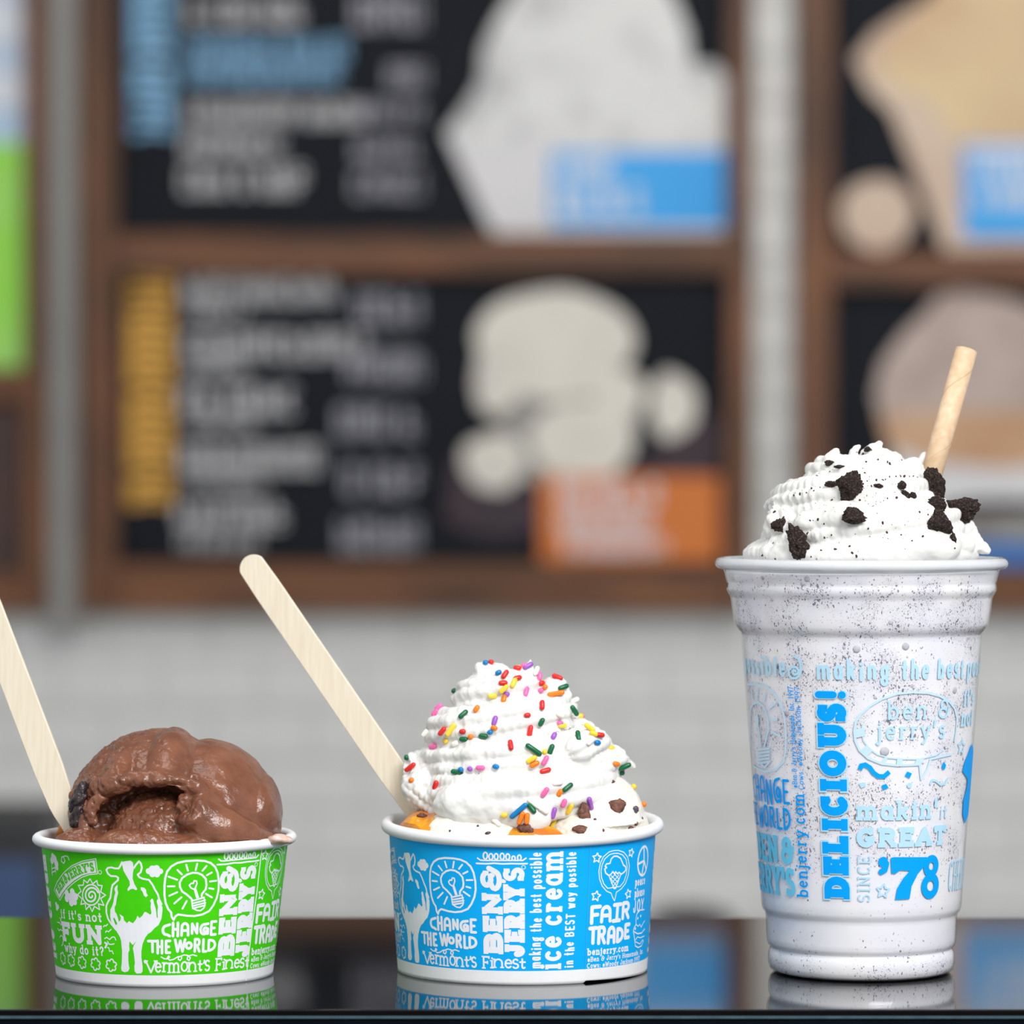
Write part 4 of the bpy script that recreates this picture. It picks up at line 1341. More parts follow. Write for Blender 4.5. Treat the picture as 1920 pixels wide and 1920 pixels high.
def shake_material():
    m = bpy.data.materials.new('cookie_milkshake')
    m.use_nodes = True
    nt = m.node_tree
    L = nt.links.new
    b = nt.nodes['Principled BSDF']
    b.inputs['Roughness'].default_value = 0.4
    tc = nt.nodes.new('ShaderNodeTexCoord')
    P = tc.outputs['Object']

    def node(t, **kw):
        n = nt.nodes.new(t)
        for k, v in kw.items():
            setattr(n, k, v)
        return n

    def math_(op, a, c):
        n = node('ShaderNodeMath', operation=op)
        for i, x in enumerate((a, c)):
            if isinstance(x, (int, float)):
                n.inputs[i].default_value = x
            else:
                L(x, n.inputs[i])
        return n.outputs[0]

    def ramp(sock, stops):
        r = node('ShaderNodeValToRGB')
        e = r.color_ramp.elements
        while len(e) < len(stops):
            e.new(0.5)
        for el, (p, v) in zip(e, stops):
            el.position = p
            el.color = (v, v, v, 1) if not isinstance(v, tuple) else v
        L(sock, r.inputs[0])
        return r.outputs[0]
    # where the crumbs gather: patches, by height
    nz = node('ShaderNodeTexNoise')
    nz.inputs['Scale'].default_value = 70
    nz.inputs['Detail'].default_value = 4.5
    L(P, nz.inputs['Vector'])
    patch = ramp(nz.outputs['Fac'], [(.43, 0.0), (.58, 1.0)])
    sep = node('ShaderNodeSeparateXYZ')
    L(P, sep.inputs[0])
    hz = math_('MULTIPLY', sep.outputs[2], 1 / .140)
    height = ramp(hz, [(0.0, .95), (.022, .6), (.05, .2), (.12, .02), (.235, .04), (.30, .7), (.56, .85), (.66, 1.0), (.84, 1.0), (.86, .55), (.90, .8), (.93, 1.0), (.955, .35)])
    dens = math_('MULTIPLY', patch, height)
    dens = math_('ADD', math_('MULTIPLY', dens, .92), math_('MULTIPLY', height, .08))

    def specks(scale, size, soft, stretch, warp):
        mp = node('ShaderNodeMapping')
        mp.inputs['Scale'].default_value = stretch
        L(P, mp.inputs['Vector'])
        v = mp.outputs[0]
        if warp:
            nn = node('ShaderNodeTexNoise')
            nn.inputs['Scale'].default_value = scale * .9
            L(v, nn.inputs['Vector'])
            mx = node('ShaderNodeVectorMath', operation='MULTIPLY_ADD')
            L(nn.outputs['Color'], mx.inputs[0])
            mx.inputs[1].default_value = (warp, warp, warp)
            L(v, mx.inputs[2])
            v = mx.outputs[0]
        vo = node('ShaderNodeTexVoronoi')
        vo.inputs['Scale'].default_value = scale
        L(v, vo.inputs['Vector'])
        r = node('ShaderNodeSeparateColor')
        L(vo.outputs['Color'], r.inputs[0])
        keep = math_('LESS_THAN', r.outputs[0], dens)
        rad = math_('MULTIPLY', math_('ADD', r.outputs[1], .35), size)
        d = math_('SUBTRACT', rad, vo.outputs['Distance'])
        dd = node('ShaderNodeMapRange')
        dd.inputs['From Min'].default_value, dd.inputs['From Max'].default_value = 0.0, soft
        L(d, dd.inputs['Value'])
        return math_('MULTIPLY', dd.outputs[0], keep)
    fine = specks(3000, .38, .14, (1, 1, 1), .0003)
    mid = specks(1500, .36, .10, (1, 1, .75), .0011)
    big = specks(780, .27, .06, (1, 1, .62), .0024)
    dens_big = None
    hue = node('ShaderNodeTexNoise')
    hue.inputs['Scale'].default_value = 45
    L(P, hue.inputs['Vector'])
    base = ramp(hue.outputs['Fac'], [(.35, lin(243, 242, 243)), (.65, lin(234, 234, 243))])
    col = base
    halo = math_('MULTIPLY', dens, .2)

    def mix(f, c, colr):
        n = node('ShaderNodeMix', data_type='RGBA')
        if isinstance(f, float):
            n.inputs['Factor'].default_value = f
        else:
            L(f, n.inputs['Factor'])
        L(c, n.inputs['A'])
        n.inputs['B'].default_value = colr
        return n.outputs['Result']
    col = mix(halo, col, lin(168, 166, 190))
    col = mix(math_('MULTIPLY', fine, .7), col, lin(120, 92, 104))
    col = mix(math_('MULTIPLY', mid, .8), col, lin(84, 76, 100))
    col = mix(math_('MULTIPLY', big, .8), col, lin(70, 70, 96))
    L(col, b.inputs['Base Color'])
    return m


M['shake'] = shake_material()
M['ink_deep'] = mat('blue_cup_print', lin(0, 160, 248), 0.6, spec=0.12, noise=(300, lin(0, 164, 250), 2, 0.3, 0.7))
M['ink_mid'] = mat('cyan_cup_print', lin(104, 204, 242), 0.6, spec=0.15, noise=(300, lin(112, 208, 244), 2, 0.3, 0.7))
M['ink_pale'] = mat('pale_cup_print', lin(176, 220, 244), 0.45, noise=(300, lin(184, 224, 246), 2, 0.3, 0.7))
M['ink_line'] = mat('faint_cup_print', lin(200, 228, 244), 0.45, noise=(300, lin(194, 225, 243), 2, 0.3, 0.7))
M['bubble'] = mat('air_bubble', lin(176, 176, 184), 0.5, spec=0.3, noise=(900, lin(196, 196, 204), 2, 0.3, 0.7))

sx, sy = SHAKE.cx * .001, SHAKE.cy * .001
cup_s = empty('milkshake_cup', (sx, sy, 0), 'tall clear plastic cup of speckled milkshake with bright blue lettering', 'cup')
PR = [(0, .9), (20, .7), (26.0, .25), (28.4, .05), (29.6, .4), (30.6, 1.4), (31.1, 3.0), (31.25, 5.0), (31.1, 6.6), (30.75, 7.6), (30.45, 8.2), (30.55, 8.7), (31.2, 9.4), (31.55, 10.4), (31.7, 12), (31.95, 18.6),
      (32.05, 19.6), (32.35, 20.3), (33.0, 21.2), (33.4, 22.4), (33.6, 25)]
PR += [(SHAKE.rad(z), z) for z in (45, 65, 85, 100, 109)]
PR += [(40.15, 111.5), (40.25, 113.2), (40.55, 114.0), (41.3, 114.8), (42.1, 115.8), (42.55, 117), (42.8, 118.5), (43.3, 121.5), (43.75, 125.4), (44.0, 126.2), (44.5, 127.0), (45.0, 127.9), (45.2, 129.0), (45.1, 129.9),
       (44.95, 130.4), (45.2, 131.2), (45.55, 132.6), (45.9, 134.0), (46.2, 135.0)]
fine_pr = []
for (r0, z0), (r1, z1) in zip(PR[:-1], PR[1:]):
    fine_pr.append((r0, z0))
fine_pr.append(PR[-1])
lathe('shell', [(r * .001, z * .001) for r, z in PR], sx, sy, M['clear'], cup_s, 160)
rimp = [(46.2, 135.0), (46.6, 135.1), (48.1, 135.5), (48.75, 136.1), (49.05, 136.9), (48.85, 137.8), (48.2, 138.6), (47.2, 139.0), (46.2, 138.9), (45.6, 138.2), (45.4, 137.0), (45.3, 134.0)]
lathe('rim', [(r * .001, z * .001) for r, z in rimp], sx, sy, M['clear_rim'], cup_s, 160)
ms = [(max(r - .45, 0), z + (.35 if z < 1 else 0)) for r, z in PR]
ms = [(0, 1.3)] + ms[1:-1] + [(45.3, 134.2), (0.0, 134.4)]
milk = lathe('milkshake', [(r * .001, z * .001) for r, z in ms], sx, sy, M['shake'], cup_s, 160)
# air bubbles against the wall
bub = [(1370 + 3, 1092, 4.0), (1513, 1093, 5.0), (1521, 1080, 6), (1606, 1217, 7.5), (1699, 1212, 7.5), (1546, 1226, 3), (1659, 1409, 9), (1702, 1232, 2.5), (1792, 1294, 7), (1641, 1308, 3.5),
       (1712, 1318, 3), (1711, 1286, 4), (1571, 1266, 4), (1474, 1337, 6), (1676, 1271, 3), (1582, 1214, 3.5), (1668, 1166, 5), (1444, 1081, 4.5), (1456, 1123, 4), (1622, 1110, 3), (1592, 1549, 3.5), (1469, 1300, 3)]
for px, py, r in bub:
    u, z = SHAKE.inv(px, py)
    th = u / SHAKE.rref
    zz = min(max(z, 2), 133)
    rr = np.interp(zz, [p[1] for p in PR], [p[0] for p in PR]) - .5
    bmx = bmesh.new()
    bmesh.ops.create_icosphere(bmx, subdivisions=2, radius=r * .179 * .001)
    for v in bmx.verts:
        v.co.y *= .28
    bmx.transform(Matrix.Translation((sx + rr * math.sin(th) * .001, sy - rr * math.cos(th) * .001, zz * .001)) @ Matrix.Rotation(th, 4, 'Z'))
    me = bpy.data.meshes.new('air_bubble')
    bmx.to_mesh(me)
    bmx.free()
    link_mesh('air_bubble', me, M['bubble'], milk)


def shake_print(fn, name, m, base=.06):
    k = Ink(base)
    fn(k, SHAKE)
    k.build(name, M[m], SHAKE, cup_s)


def s_best(k, c):
    u0, z0 = c.inv(1531, 1275)
    for s, x0, x1 in (('making', 1531, 1668), ('the', 1690, 1742), ('best', 1757, 1806)):
        a, b = c.inv(x0, 1275)[0], c.inv(x1, 1275)[0]
        k.text(s, lambda X, Y: (a + X, z0 + Y), 6.8, b - a, 1.05, gap=.2, jit=.04)
    b = c.inv(1474, 1272)[0]
    k.text('possible', lambda X, Y: (b - 26 + X, z0 + .6 + Y), 6.8, 26, 1.05, gap=.2, jit=.04)
    k.text('possible', lambda X, Y: (c.inv(1812, 1275)[0] + X, z0 + Y), 6.8, 26, 1.05, gap=.2, jit=.04)
    A = lambda p: c.Z(1380, 1200, 9.6, p)
    k.stroke(A([(1075, 560), (1040, 540), (1020, 580), (1060, 625), (1120, 600), (1130, 540), (1090, 490), (1010, 480), (955, 540), (950, 620), (1000, 685), (1080, 690), (1140, 640),
                (1165, 540), (1165, 430), (1130, 340), (1050, 295)]), .8)


def s_bubble(k, c):
    A = lambda p: c.Z(1580, 1200, 6.857, p)
    u, z = A([(800, 1120)])[0]
    k.stroke(A([(1400, 1470), (1300, 1490), (1130, 1530), (1090, 1660), (1010, 1790), (1000, 1700), (990, 1600), (900, 1605), (700, 1612), (500, 1590), (330, 1520), (220, 1420), (165, 1300), (150, 1180),
                (170, 1050), (230, 960), (350, 850), (500, 760), (700, 690), (900, 672), (1100, 680), (1250, 720), (1370, 790), (1440, 880), (1470, 1010), (1460, 1150), (1440, 1300)]), .75)
    k.stroke(A([(1300, 1410), (1200, 1480), (1000, 1530), (800, 1530), (600, 1515), (450, 1470), (340, 1390), (270, 1290), (245, 1170), (260, 1080)]), .4)
    for p in [[(160, 1150), (280, 1120), (290, 1230), (170, 1260)], [(220, 1430), (310, 1350), (390, 1420), (310, 1500)], [(480, 1580), (540, 1510), (580, 1518), (530, 1595)],
              [(690, 1610), (700, 1528), (770, 1530), (770, 1612)], [(920, 1600), (950, 1530), (1050, 1530), (1000, 1605)]]:
        k.poly(A(p))


def s_names(k, c):
    def ln(s, x0, x1, y, h, sw, slab):
        a, z0 = c.inv(1580 + x0 / 6.857, 1200 + y / 6.857)
        b = c.inv(1580 + x1 / 6.857, 1200 + y / 6.857)[0]
        k.text(s, lambda X, Y: (a + X, z0 + Y), h, b - a, sw, slab, gap=.2)
    ln('ben &', 575, 1370, 1030, 6.4, .8, .3)
    ln("jerry's", 430, 1310, 1290, 6.4, .8, .3)


def s_bulb(k, c):
    A = lambda p: c.Z(1380, 1200, 9.6, p)
    B = lambda p: c.Z(1380, 1400, 6.4, p)
    k.stroke(A([(190, 800), (370, 790), (560, 850), (720, 990), (820, 1200), (870, 1400), (895, 1650), (895, 1900)]) + B([(595, 50), (570, 180), (480, 275), (350, 300), (200, 225)]), .8)
    k.stroke(A([(260, 1900), (250, 1500), (260, 1250), (310, 1150), (400, 1120), (500, 1200), (570, 1400), (590, 1600), (540, 1780), (520, 1900)]), .8)
    for q in [((270, 880), (295, 1050)), ((390, 880), (380, 1060)), ((530, 960), (505, 1100)), ((710, 1140), (590, 1240)), ((735, 1425), (650, 1440)), ((640, 1650), (790, 1730))]:
        k.stroke(A(q), .8)
    k.stroke(A([(380, 1500), (410, 1600), (450, 1900)]), .9)
    k.disc(*A([(385, 1440)])[0], 1.1, 2.0)
    for y in range(5):
        k.stroke(B([(265, 40 + y * 40), (400, 20 + y * 40)]), .8)
    k.stroke(B([(290, 200), (350, 245), (410, 180)]), .7)


def s_change(k, c):
    for s, xr, y0, y1, L in (('CHANGE', 1482, 1462, 1509, 26), ('THE WORLD', 1484, 1516, 1556, 34.0)):
        b, z0 = c.inv(xr, y1 + 2)
        z1 = c.inv(xr, y0)[1]
        k.text(s, lambda X, Y: (b - L + X, z0 + Y), z1 - z0, L, .95, hand=True, gap=.12, jit=.05, space=.2)


def s_name2(k, c):
    for s, xr, y0, y1, L in (('BEN &', 1490, 1570, 1622, 27.0), ("JERRY'S", 1492, 1628, 1682, 34)):
        b, z0 = c.inv(xr, y1)
        z1 = c.inv(xr, y0)[1]
        k.text(s, lambda X, Y: (b - L + X, z0 + Y), z1 - z0, L, 1.8, .45, gap=.06, space=.1)


def s_url(k, c):
    up_text(k, c, 'benjerry.com', 1493, 1516, 1683, 1490, .62, .36, gap=.14)


def s_fineprint(k, c):
    up_text(k, c, "\u00a9Ben & Jerry's Homemade, Inc. 1997", 1485.5, 1495.5, 1477, 1288, .25, .1, gap=.12)
    up_text(k, c, 'Cows: \u00a9Woody Jackson 1997', 1497, 1507.5, 1481, 1288, .25, .1, gap=.12)


def delicious(k, c, sw, slab, grow):
    for ch, y0, y1, x0, x1 in [('D', 1643, 1685, 1546, 1593), ('E', 1604.5, 1640, 1544, 1591.5), ('L', 1565.5, 1600, 1542, 1591), ('I', 1534.5, 1557.5, 1541.5, 1589.5), ('C', 1489.5, 1530, 1539, 1590),
                               ('I', 1459.5, 1484.5, 1538, 1588), ('O', 1407, 1455.5, 1536.5, 1587), ('U', 1356, 1401, 1533.5, 1587), ('S', 1319, 1354, 1532, 1587), ('!', 1294.5, 1311, 1531, 1586)]:
        g = grow
        f, gw, gh = box_map(c, x0 - g, y0 - g * .6, x1 + g, y1 + g * .6, True)
        if ch == '!':
            k.stroke([f(gh * .98, gw / 2), f(gh * .45, gw / 2)] if False else [f(gw / 2, gh * .93), f(gw / 2, gh * .42)], 2.3 + g * .2)
            k.disc(*f(gw / 2, gh * .13), 1.25 + g * .1)
        else:
            k.glyph(ch, f, gh, gw, sw, slab, cap=ch in 'CSO')


def s_delic(k, c): delicious(k, c, 2.75, .55, 0)
def s_delic_halo(k, c): delicious(k, c, 3.5, .75, 2.6)


def s_wave(k, c):
    A = lambda p: c.Z(1580, 1200, 6.857, p)
    k.stroke(A([(222, 1670), (240, 1615), (290, 1603), (350, 1640), (400, 1710), (460, 1752), (530, 1755), (600, 1695)]), 1.5, cap=False)
    k.poly(A([(830, 1690), (890, 1715), (860, 1780), (800, 1745)]))
    k.poly(A([(500, 1870), (560, 1850), (590, 1900), (520, 1930)]))
    k.poly(A([(1300, 1560), (1328, 1610), (1315, 1660), (1280, 1665), (1278, 1610)]))
    k.poly(c.Z(1320, 1180, 2.595, [(1302, 555), (1270, 640), (1257, 690), (1282, 730), (1278, 770), (1262, 830), (1258, 900), (1268, 945), (1285, 900), (1300, 800), (1312, 700), (1312, 600)]))


def s_wave2(k, c):
    A = lambda p: c.Z(1580, 1200, 6.857, p)
    k.poly(A([(205, 1840), (290, 1830), (300, 1880), (240, 1905)]))
    k.disc(*A([(860, 1870)])[0], .9)
    k.stroke(A([(1130, 1850), (1150, 1800), (1200, 1810), (1260, 1860), (1310, 1850), (1350, 1780)]), .8)
    u, z = c.inv(1320 + 872 / 2.595, 1180 + 1272 / 2.595)
    for (U, Z_, R) in ((u, z, 2.4), (c.inv(1803, 1400)[0], c.inv(1803, 1400)[1], 2.6)):
        k.stroke([(U + (R if i % 2 == 0 else R * .5) * math.sin(.1 + i * PI / 5), Z_ + (R if i % 2 == 0 else R * .5) * math.cos(.1 + i * PI / 5)) for i in range(10)], .6, closed=True)
    o = (1320, 1180, 2.595)

    def box_text(s, x0, y0, x1, y1, sw, slab, **kw):
        a, z0 = c.inv(o[0] + x0 / o[2], o[1] + y1 / o[2])
        b, z1 = c.inv(o[0] + x1 / o[2], o[1] + y0 / o[2])
        k.text(s, lambda X, Y: (a + X, z0 + Y), abs(z1 - z0), b - a, sw, slab, **kw)
    box_text("makin'", 742, 822, 1140, 930, 1.35, .5, gap=.14)
    box_text('it', 1145, 850, 1185, 922, .5, .2)
    box_text('GREAT', 742, 950, 1180, 1062, 1.9, .5, gap=.1)
    box_text('CHERRY', 1186, 1105, 1330, 1275, .7, .2)
    f0 = c.inv(1635, 1690)
    up_text(k, c, 'SINCE', 1608, 1632, 1691, 1605, .5, .35, gap=.2)
    a, z0 = c.inv(1806, 1325)
    k.text("it's", lambda X, Y: (a + X, z0 + Y), 6.0, 9, .9, .3)
    a, z0 = c.inv(1801, 1363)
    k.text('not', lambda X, Y: (a + X, z0 + Y), 6.0, 10, 1.1, .3)


def s_78(k, c):
    o = (1320, 1180, 2.595)
    k.stroke(c.Z(*o, [(872, 1125), (888, 1140), (880, 1170), (862, 1180)]), 2.0)
    k.disc(*c.inv(o[0] + 872 / o[2], o[1] + 1132 / o[2]), 1.75)
    k.poly(c.Z(*o, [(908, 1112), (925, 1108), (1085, 1108), (1082, 1140), (1040, 1190), (1010, 1250), (1000, 1312), (930, 1316), (940, 1260), (970, 1210), (1000, 1176), (955, 1172), (930, 1190), (912, 1188)]))
    u, z = c.inv(o[0] + 1106 / o[2], o[1] + 1152 / o[2])
    k.stroke(arc(u, z, 2.35, 2.5, 0, 360, 24), 2.4)
    u, z = c.inv(o[0] + 1102 / o[2], o[1] + 1248 / o[2])
    k.stroke(arc(u, z, 2.9, 3.0, 0, 360, 24), 2.6)


shake_print(s_delic_halo, 'lettering_halo', 'ink_pale', .06)
shake_print(s_delic, 'slogan_lettering', 'ink_deep', .14)
shake_print(s_best, 'slogan_lettering', 'ink_pale')
shake_print(s_bubble, 'speech_bubble_print', 'ink_line')
shake_print(s_names, 'brand_lettering', 'ink_pale')
shake_print(s_bulb, 'light_bulb_print', 'ink_line')
shake_print(s_change, 'slogan_lettering', 'ink_deep')
shake_print(s_name2, 'brand_lettering', 'ink_mid')
shake_print(s_url, 'web_address_lettering', 'ink_deep')
shake_print(s_fineprint, 'small_print', 'ink_deep')
shake_print(s_wave, 'squiggle_print', 'ink_deep')
shake_print(s_wave2, 'slogan_lettering', 'ink_pale')
shake_print(s_78, 'year_lettering', 'ink_deep')

# ------------------------------------------------------------------ ice cream, whipped cream, toppings
M['cream'] = mat('whipped_cream', lin(229, 228, 225), 0.42, spec=0.3, sss=0.18, sss_r=(1.0, .9, .75), sss_scale=.0016, bump=(1500, .12, .0002))
M['vanilla'] = mat('vanilla_ice_cream', lin(238, 231, 216), 0.38, spec=0.45, sss=0.25, sss_r=(1.0, .85, .6), sss_scale=.0015,
                   noise=(170, lin(243, 239, 229), 4, .35, .6), bump=(1100, .3, .0003))
M['choc'] = mat('chocolate_ice_cream', lin(106, 64, 46), 0.22, spec=0.5, noise=(120, lin(132, 84, 62), 5, .32, .68), bump=(1300, .34, .0004))
M['caramel'] = mat('caramel_sauce', lin(206, 120, 40), 0.12, spec=0.55, sss=0.3, sss_r=(1.0, .5, .12), sss_scale=.002, noise=(110, lin(238, 160, 26), 2, .42, .58))
M['fudge'] = mat('dark_fudge', lin(38, 30, 34), 0.25, spec=0.5, noise=(500, lin(58, 44, 46), 4, .4, .65), bump=(1400, .5, .0004))
M['chunk'] = mat('chocolate_chunk', lin(92, 54, 42), 0.6, noise=(900, lin(126, 82, 64), 5, .4, .62), bump=(2200, .6, .0005))
M['chip'] = mat('dark_chip', lin(84, 76, 88), 0.4, noise=(900, lin(66, 56, 66), 4, .4, .62))
M['cookie'] = mat('dark_cookie', lin(40, 29, 28), 0.75, spec=0.3, noise=(1700, lin(112, 92, 80), 6, .5, .78), bump=(2600, 1.0, .0008))
M['crumb'] = mat('cookie_crumb', lin(60, 38, 34), 0.75, spec=0.3, noise=(1500, lin(84, 52, 46), 4, .4, .7))
M['birch'] = wood_mat('birch_paddle', lin(228, 214, 190), lin(237, 227, 207), (14, 14, 1), 0.6, 60.0, .06)
M['straw'] = mat('kraft_paper_straw', lin(214, 180, 144), 0.55, noise=(420, lin(224, 196, 164), 4, .35, .65), bump=(900, .1, .0002))
M['straw_seam'] = mat('kraft_straw_seam', lin(194, 158, 120), 0.6, noise=(420, lin(202, 168, 130), 3, .35, .65))


def food(name, V, Q, ox, oy, m, parent=None):
    return link_mesh(name, mesh_np(name, (V + np.array([ox, oy, 0])) * .001, Q), m, parent)


def helix(t0, t1, n, cfun, Rfun, zfun, rfun, seed=0):
    pts, rad = [], []
    r = random.Random(seed)
    ph = [r.uniform(0, 6.28) for _ in range(3)]
    for i in range(n + 1):
        t = t0 + (t1 - t0) * i / n
        a = 2 * PI * t
        R = Rfun(t) * (1 + .05 * math.sin(a * 1.7 + ph[0]) + .03 * math.sin(a * 3.1 + ph[1]))
        cx, cy = cfun(t)
        pts.append((cx + R * math.sin(a), cy - R * math.cos(a), zfun(t) + .9 * math.sin(a * 1.3 + ph[2])))
        rad.append(rfun(t))
    return pts, rad


def lerp(tab):
    xs, ys = zip(*tab)
    return lambda t: float(np.interp(t, xs, ys))


# --- whipped cream in the blue cup
f = Field((-46, -46, 46), (46, 46, 108), .5)
cx_ = lerp([(0, 0), (1, -3), (2, -5), (3, -5), (3.5, -4)])
pts, rad = helix(-.42, 3.25, 170, lambda t: (cx_(t), 0), lerp([(-.5, 27), (0, 28), (1, 23.5), (2, 17.5), (3, 10), (3.3, 4)]),
                 lerp([(-.5, 58), (0, 60.5), (1, 72), (2, 83.5), (3, 93), (3.3, 97)]), lerp([(-.5, 6), (-.3, 9.2), (1, 8.8), (2, 8.2), (3, 7.4), (3.3, 4.5)]), 3)
f.rope(pts, rad, flutes=9, depth=.17, twist=.05, ruffle=.28, wave=2.3)
f.add(f.ell((-3, 0, 70), (25, 25, 22)))
f.add(f.ell((-5, 0, 86), (14, 14, 12)))
f.add(f.ell((-9.5, -2, 95.5), (8.5, 8.5, 8)), 1.5)
f.rope([(-12, -3, 96), (-13.5, -4, 101), (-11.5, -4.5, 103)], [5, 3.2, 1.2], flutes=7, depth=.2)
f.rope([(3, -4, 92), (1.5, -5, 99), (2.8, -5, 104.5)], [6.5, 4.2, .9], flutes=7, depth=.22)
f.rope([(5, -4, 90), (11, -5, 94), (14.5, -6, 92)], [6, 5, 2.6], flutes=7, depth=.2)
f.add(f.ell((-7, -28, 58), (23, 9.5, 9)), 2.0)
f.add(f.ell((3, -34.5, 54), (7, 4.5, 5.5)), 2.0)
f.rope([(10, -22, 66), (22, -16, 69), (31, -10, 72), (37, -7, 69)], [9, 7, 4.5, 1.6], flutes=7, depth=.16, ruffle=.2)
f.rope([(18, -22, 75), (24, -16, 78), (28, -11, 77)], [6, 5, 2.4], flutes=7, depth=.16, ruffle=.25)
f.rope([(-26, -16, 57), (-33, -10, 62), (-35, -2, 68)], [6, 7.5, 6], flutes=9, depth=.2, ruffle=.4)
f.sub(f.ell((-4, 0, 44), (60, 60, 4)))
V, Q = f.mesh()
V = relax(V, Q, 2)
N = vnormals(V, Q)
left = np.clip((-V[:, 0] - 2) / 18, 0, 1) + np.clip((V[:, 2] - 86) / 14, 0, .8)
left = np.clip(left, .12, 1)
V = V + N * ((fbm(V, .34, 3, 1) * .34 + fbm(V, .9, 2, 5) * .12) * (.35 + .65 * left) + fbm(V, .12, 2, 9) * .7)[:, None]
V = relax(V, Q, 1, .4)
cream_b = food('whipped_cream', V, Q, BLUE.cx, BLUE.cy, M['cream'])
tag(cream_b, 'tall white whipped cream swirl with rainbow sprinkles in the blue cup', 'whipped cream')

def inside(V):
    r = np.sqrt(V[:, 0] ** 2 + V[:, 1] ** 2)
    lim = np.where(V[:, 2] > 51.0, 60, np.minimum(BLUE.r0 + BLUE.k * V[:, 2] - 1.2, 43.0))
    k = np.where(r > lim, lim / np.maximum(r, 1e-6), 1)
    V = V.copy()
    V[:, :2] *= k[:, None]
    return V


# --- vanilla scoops under it
def scoop(name, ells, lo, hi, label, seed, amp=.5, parent_m='vanilla', k=1.2):
    g = Field(lo, hi, .5)
    for c, r in ells:
        g.add(g.ell(c, r), k)
    V, Q = g.mesh()
    N = vnormals(V, Q)
    V = V + N * (fbm(V, .16, 3, seed) * amp + np.minimum(fbm(V, .7, 2, seed + 4), .1) * .25)[:, None]
    V = inside(V)
    o = food(name, V, Q, BLUE.cx, BLUE.cy, M[parent_m])
    return tag(o, label, 'ice cream')


ice_r = scoop('ice_cream_scoop', [((26.5, -9, 50.5), (14.6, 20, 16.2)), ((30, -14, 46), (9.5, 18, 8)), ((33.5, -1, 47.2), (9.5, 18, 7.0)), ((22, -24, 46), (15, 13, 9.5))], (4, -43, 30), (46, 22, 70),
              'cream coloured ice cream scoop with chocolate chunks at the right rim of the blue cup', 21, .5, k=4.0)
ice_l = scoop('ice_cream_scoop', [((-17, -22, 46.5), (17, 15, 10.8)), ((0, 0, 40), (40, 40, 8)), ((-8, -30, 45), (9, 8, 8.5))], (-44, -46, 30), (44, 46, 62),
              'low pale ice cream scoop beside orange caramel, under the sprinkled whipped cream', 31, .6)
g = Field((-44, -44, 36), (44, 20, 72), .45)
g.add(g.ell((-32.5, -14, 47), (9.5, 14, 7.8)))
g.add(g.ell((-26.5, -23, 48), (7, 9, 7.2)), 2)
g.add(g.ell((4, -35, 45.5), (11, 5, 6.6)), 0)
g.rope([(15, -27, 56), (17.5, -26.5, 60), (21.5, -24, 64), (23, -20, 66)], [1.2, 2.6, 2.8, 2.0], flutes=2, depth=0)
V, Q = g.mesh()
N = vnormals(V, Q)
V = V + N * (fbm(V, .14, 2, 41) * .5)[:, None]
car = food('caramel_sauce', inside(relax(V, Q, 3)), Q, BLUE.cx, BLUE.cy, M['caramel'])
tag(car, 'glossy orange caramel sauce pooled against the ice cream inside the blue cup', 'sauce')

# --- chocolate scoop in the green cup
f = Field((-44, -44, 32), (46, 44, 88), .45)
f.add(f.ell((-3, 2, 53), (29.5, 30, 28.5)))                   # main dome
f.add(f.ell((14.2, 0, 50.0), (24.8, 28.5, 28.4)), 0)           # right lobe
f.add(f.ell((2.8, -2.5, 60.3), (13.0, 26.8, 22)), 0)         # folded cap
f.add(f.ell((-13, -4, 58), (9, 26, 20.5)), .6)
f.add(f.ell((32.5, -2, 54), (6.6, 17, 13.5)), .3)             # far right lip
# hollow beneath the overhanging lip
f.sub(f.ell((-4, -24, 57.5), (20, 14, 9.8)), 1.0)
f.sub(f.ell((-20, -22, 52), (9, 10, 9)), 1.0)
f.sub(f.ell((4, -28, 51), (14, 9, 10)), .6)
lip = Field((-44, -44, 32), (46, 44, 88), .45)
lip.rope([(-22, -20, 62), (-15, -25, 64.5), (-8, -27.5, 66.8), (0, -28.3, 67.3), (7, -28, 66), (13, -27, 64), (18, -26, 60)], [2.2, 2.9, 2.5, 2.9, 2.5, 2.8, 1.8], flutes=3, depth=.08)
f.add(lip.F, 3.2)
f.add(f.ell((-1, -14.5, 46.5), (17, 15.5, 15.4)), 0)           # inner ball
f.add(f.ell((10, -19, 52), (6.5, 10, 10)), .4)
flap = Field((-44, -44, 32), (46, 44, 88), .45)
flap.rope([(9, -26, 58.5), (14, -28, 55), (21, -27, 51.2), (29, -24, 48.5), (35, -18, 46.8)], [3.6, 6.8, 7.0, 5.0, 2.4], flutes=2, depth=0)
f.add(flap.F, 1.3)
f.add(f.ell((18, -25.5, 49), (10, 9, 8)), 2.0)
f.add(f.ell((-26, -21, 45.2), (8.5, 9, 5.4)), .8)             # low front lumps
f.add(f.ell((-7, -29.5, 44.8), (14, 8, 6.4)), .5)
f.add(f.ell((8, -31, 44.5), (14, 6.5, 5)), .6)
f.rope([(-27, -17, 60), (-24.5, -21, 55), (-24, -23, 50)], [3.0, 2.6, 2.2], flutes=4, depth=.1)
f.rope([(-19, -24, 60), (-22.5, -23.5, 56.5), (-21.5, -24.5, 53)], [2.3, 2.4, 1.6], flutes=2, depth=0)
f.add(f.ell((0, 0, 39), (37.5, 37.5, 7.5)), .8)
P = f.P
r2 = np.sqrt(P[..., 0] ** 2 + P[..., 1] ** 2)
f.F = np.where(P[..., 2] < 46.5, np.maximum(f.F, r2 - 39.3), f.F)
V, Q = f.mesh()
V = relax(V, Q, 1, .5)
N = vnormals(V, Q)
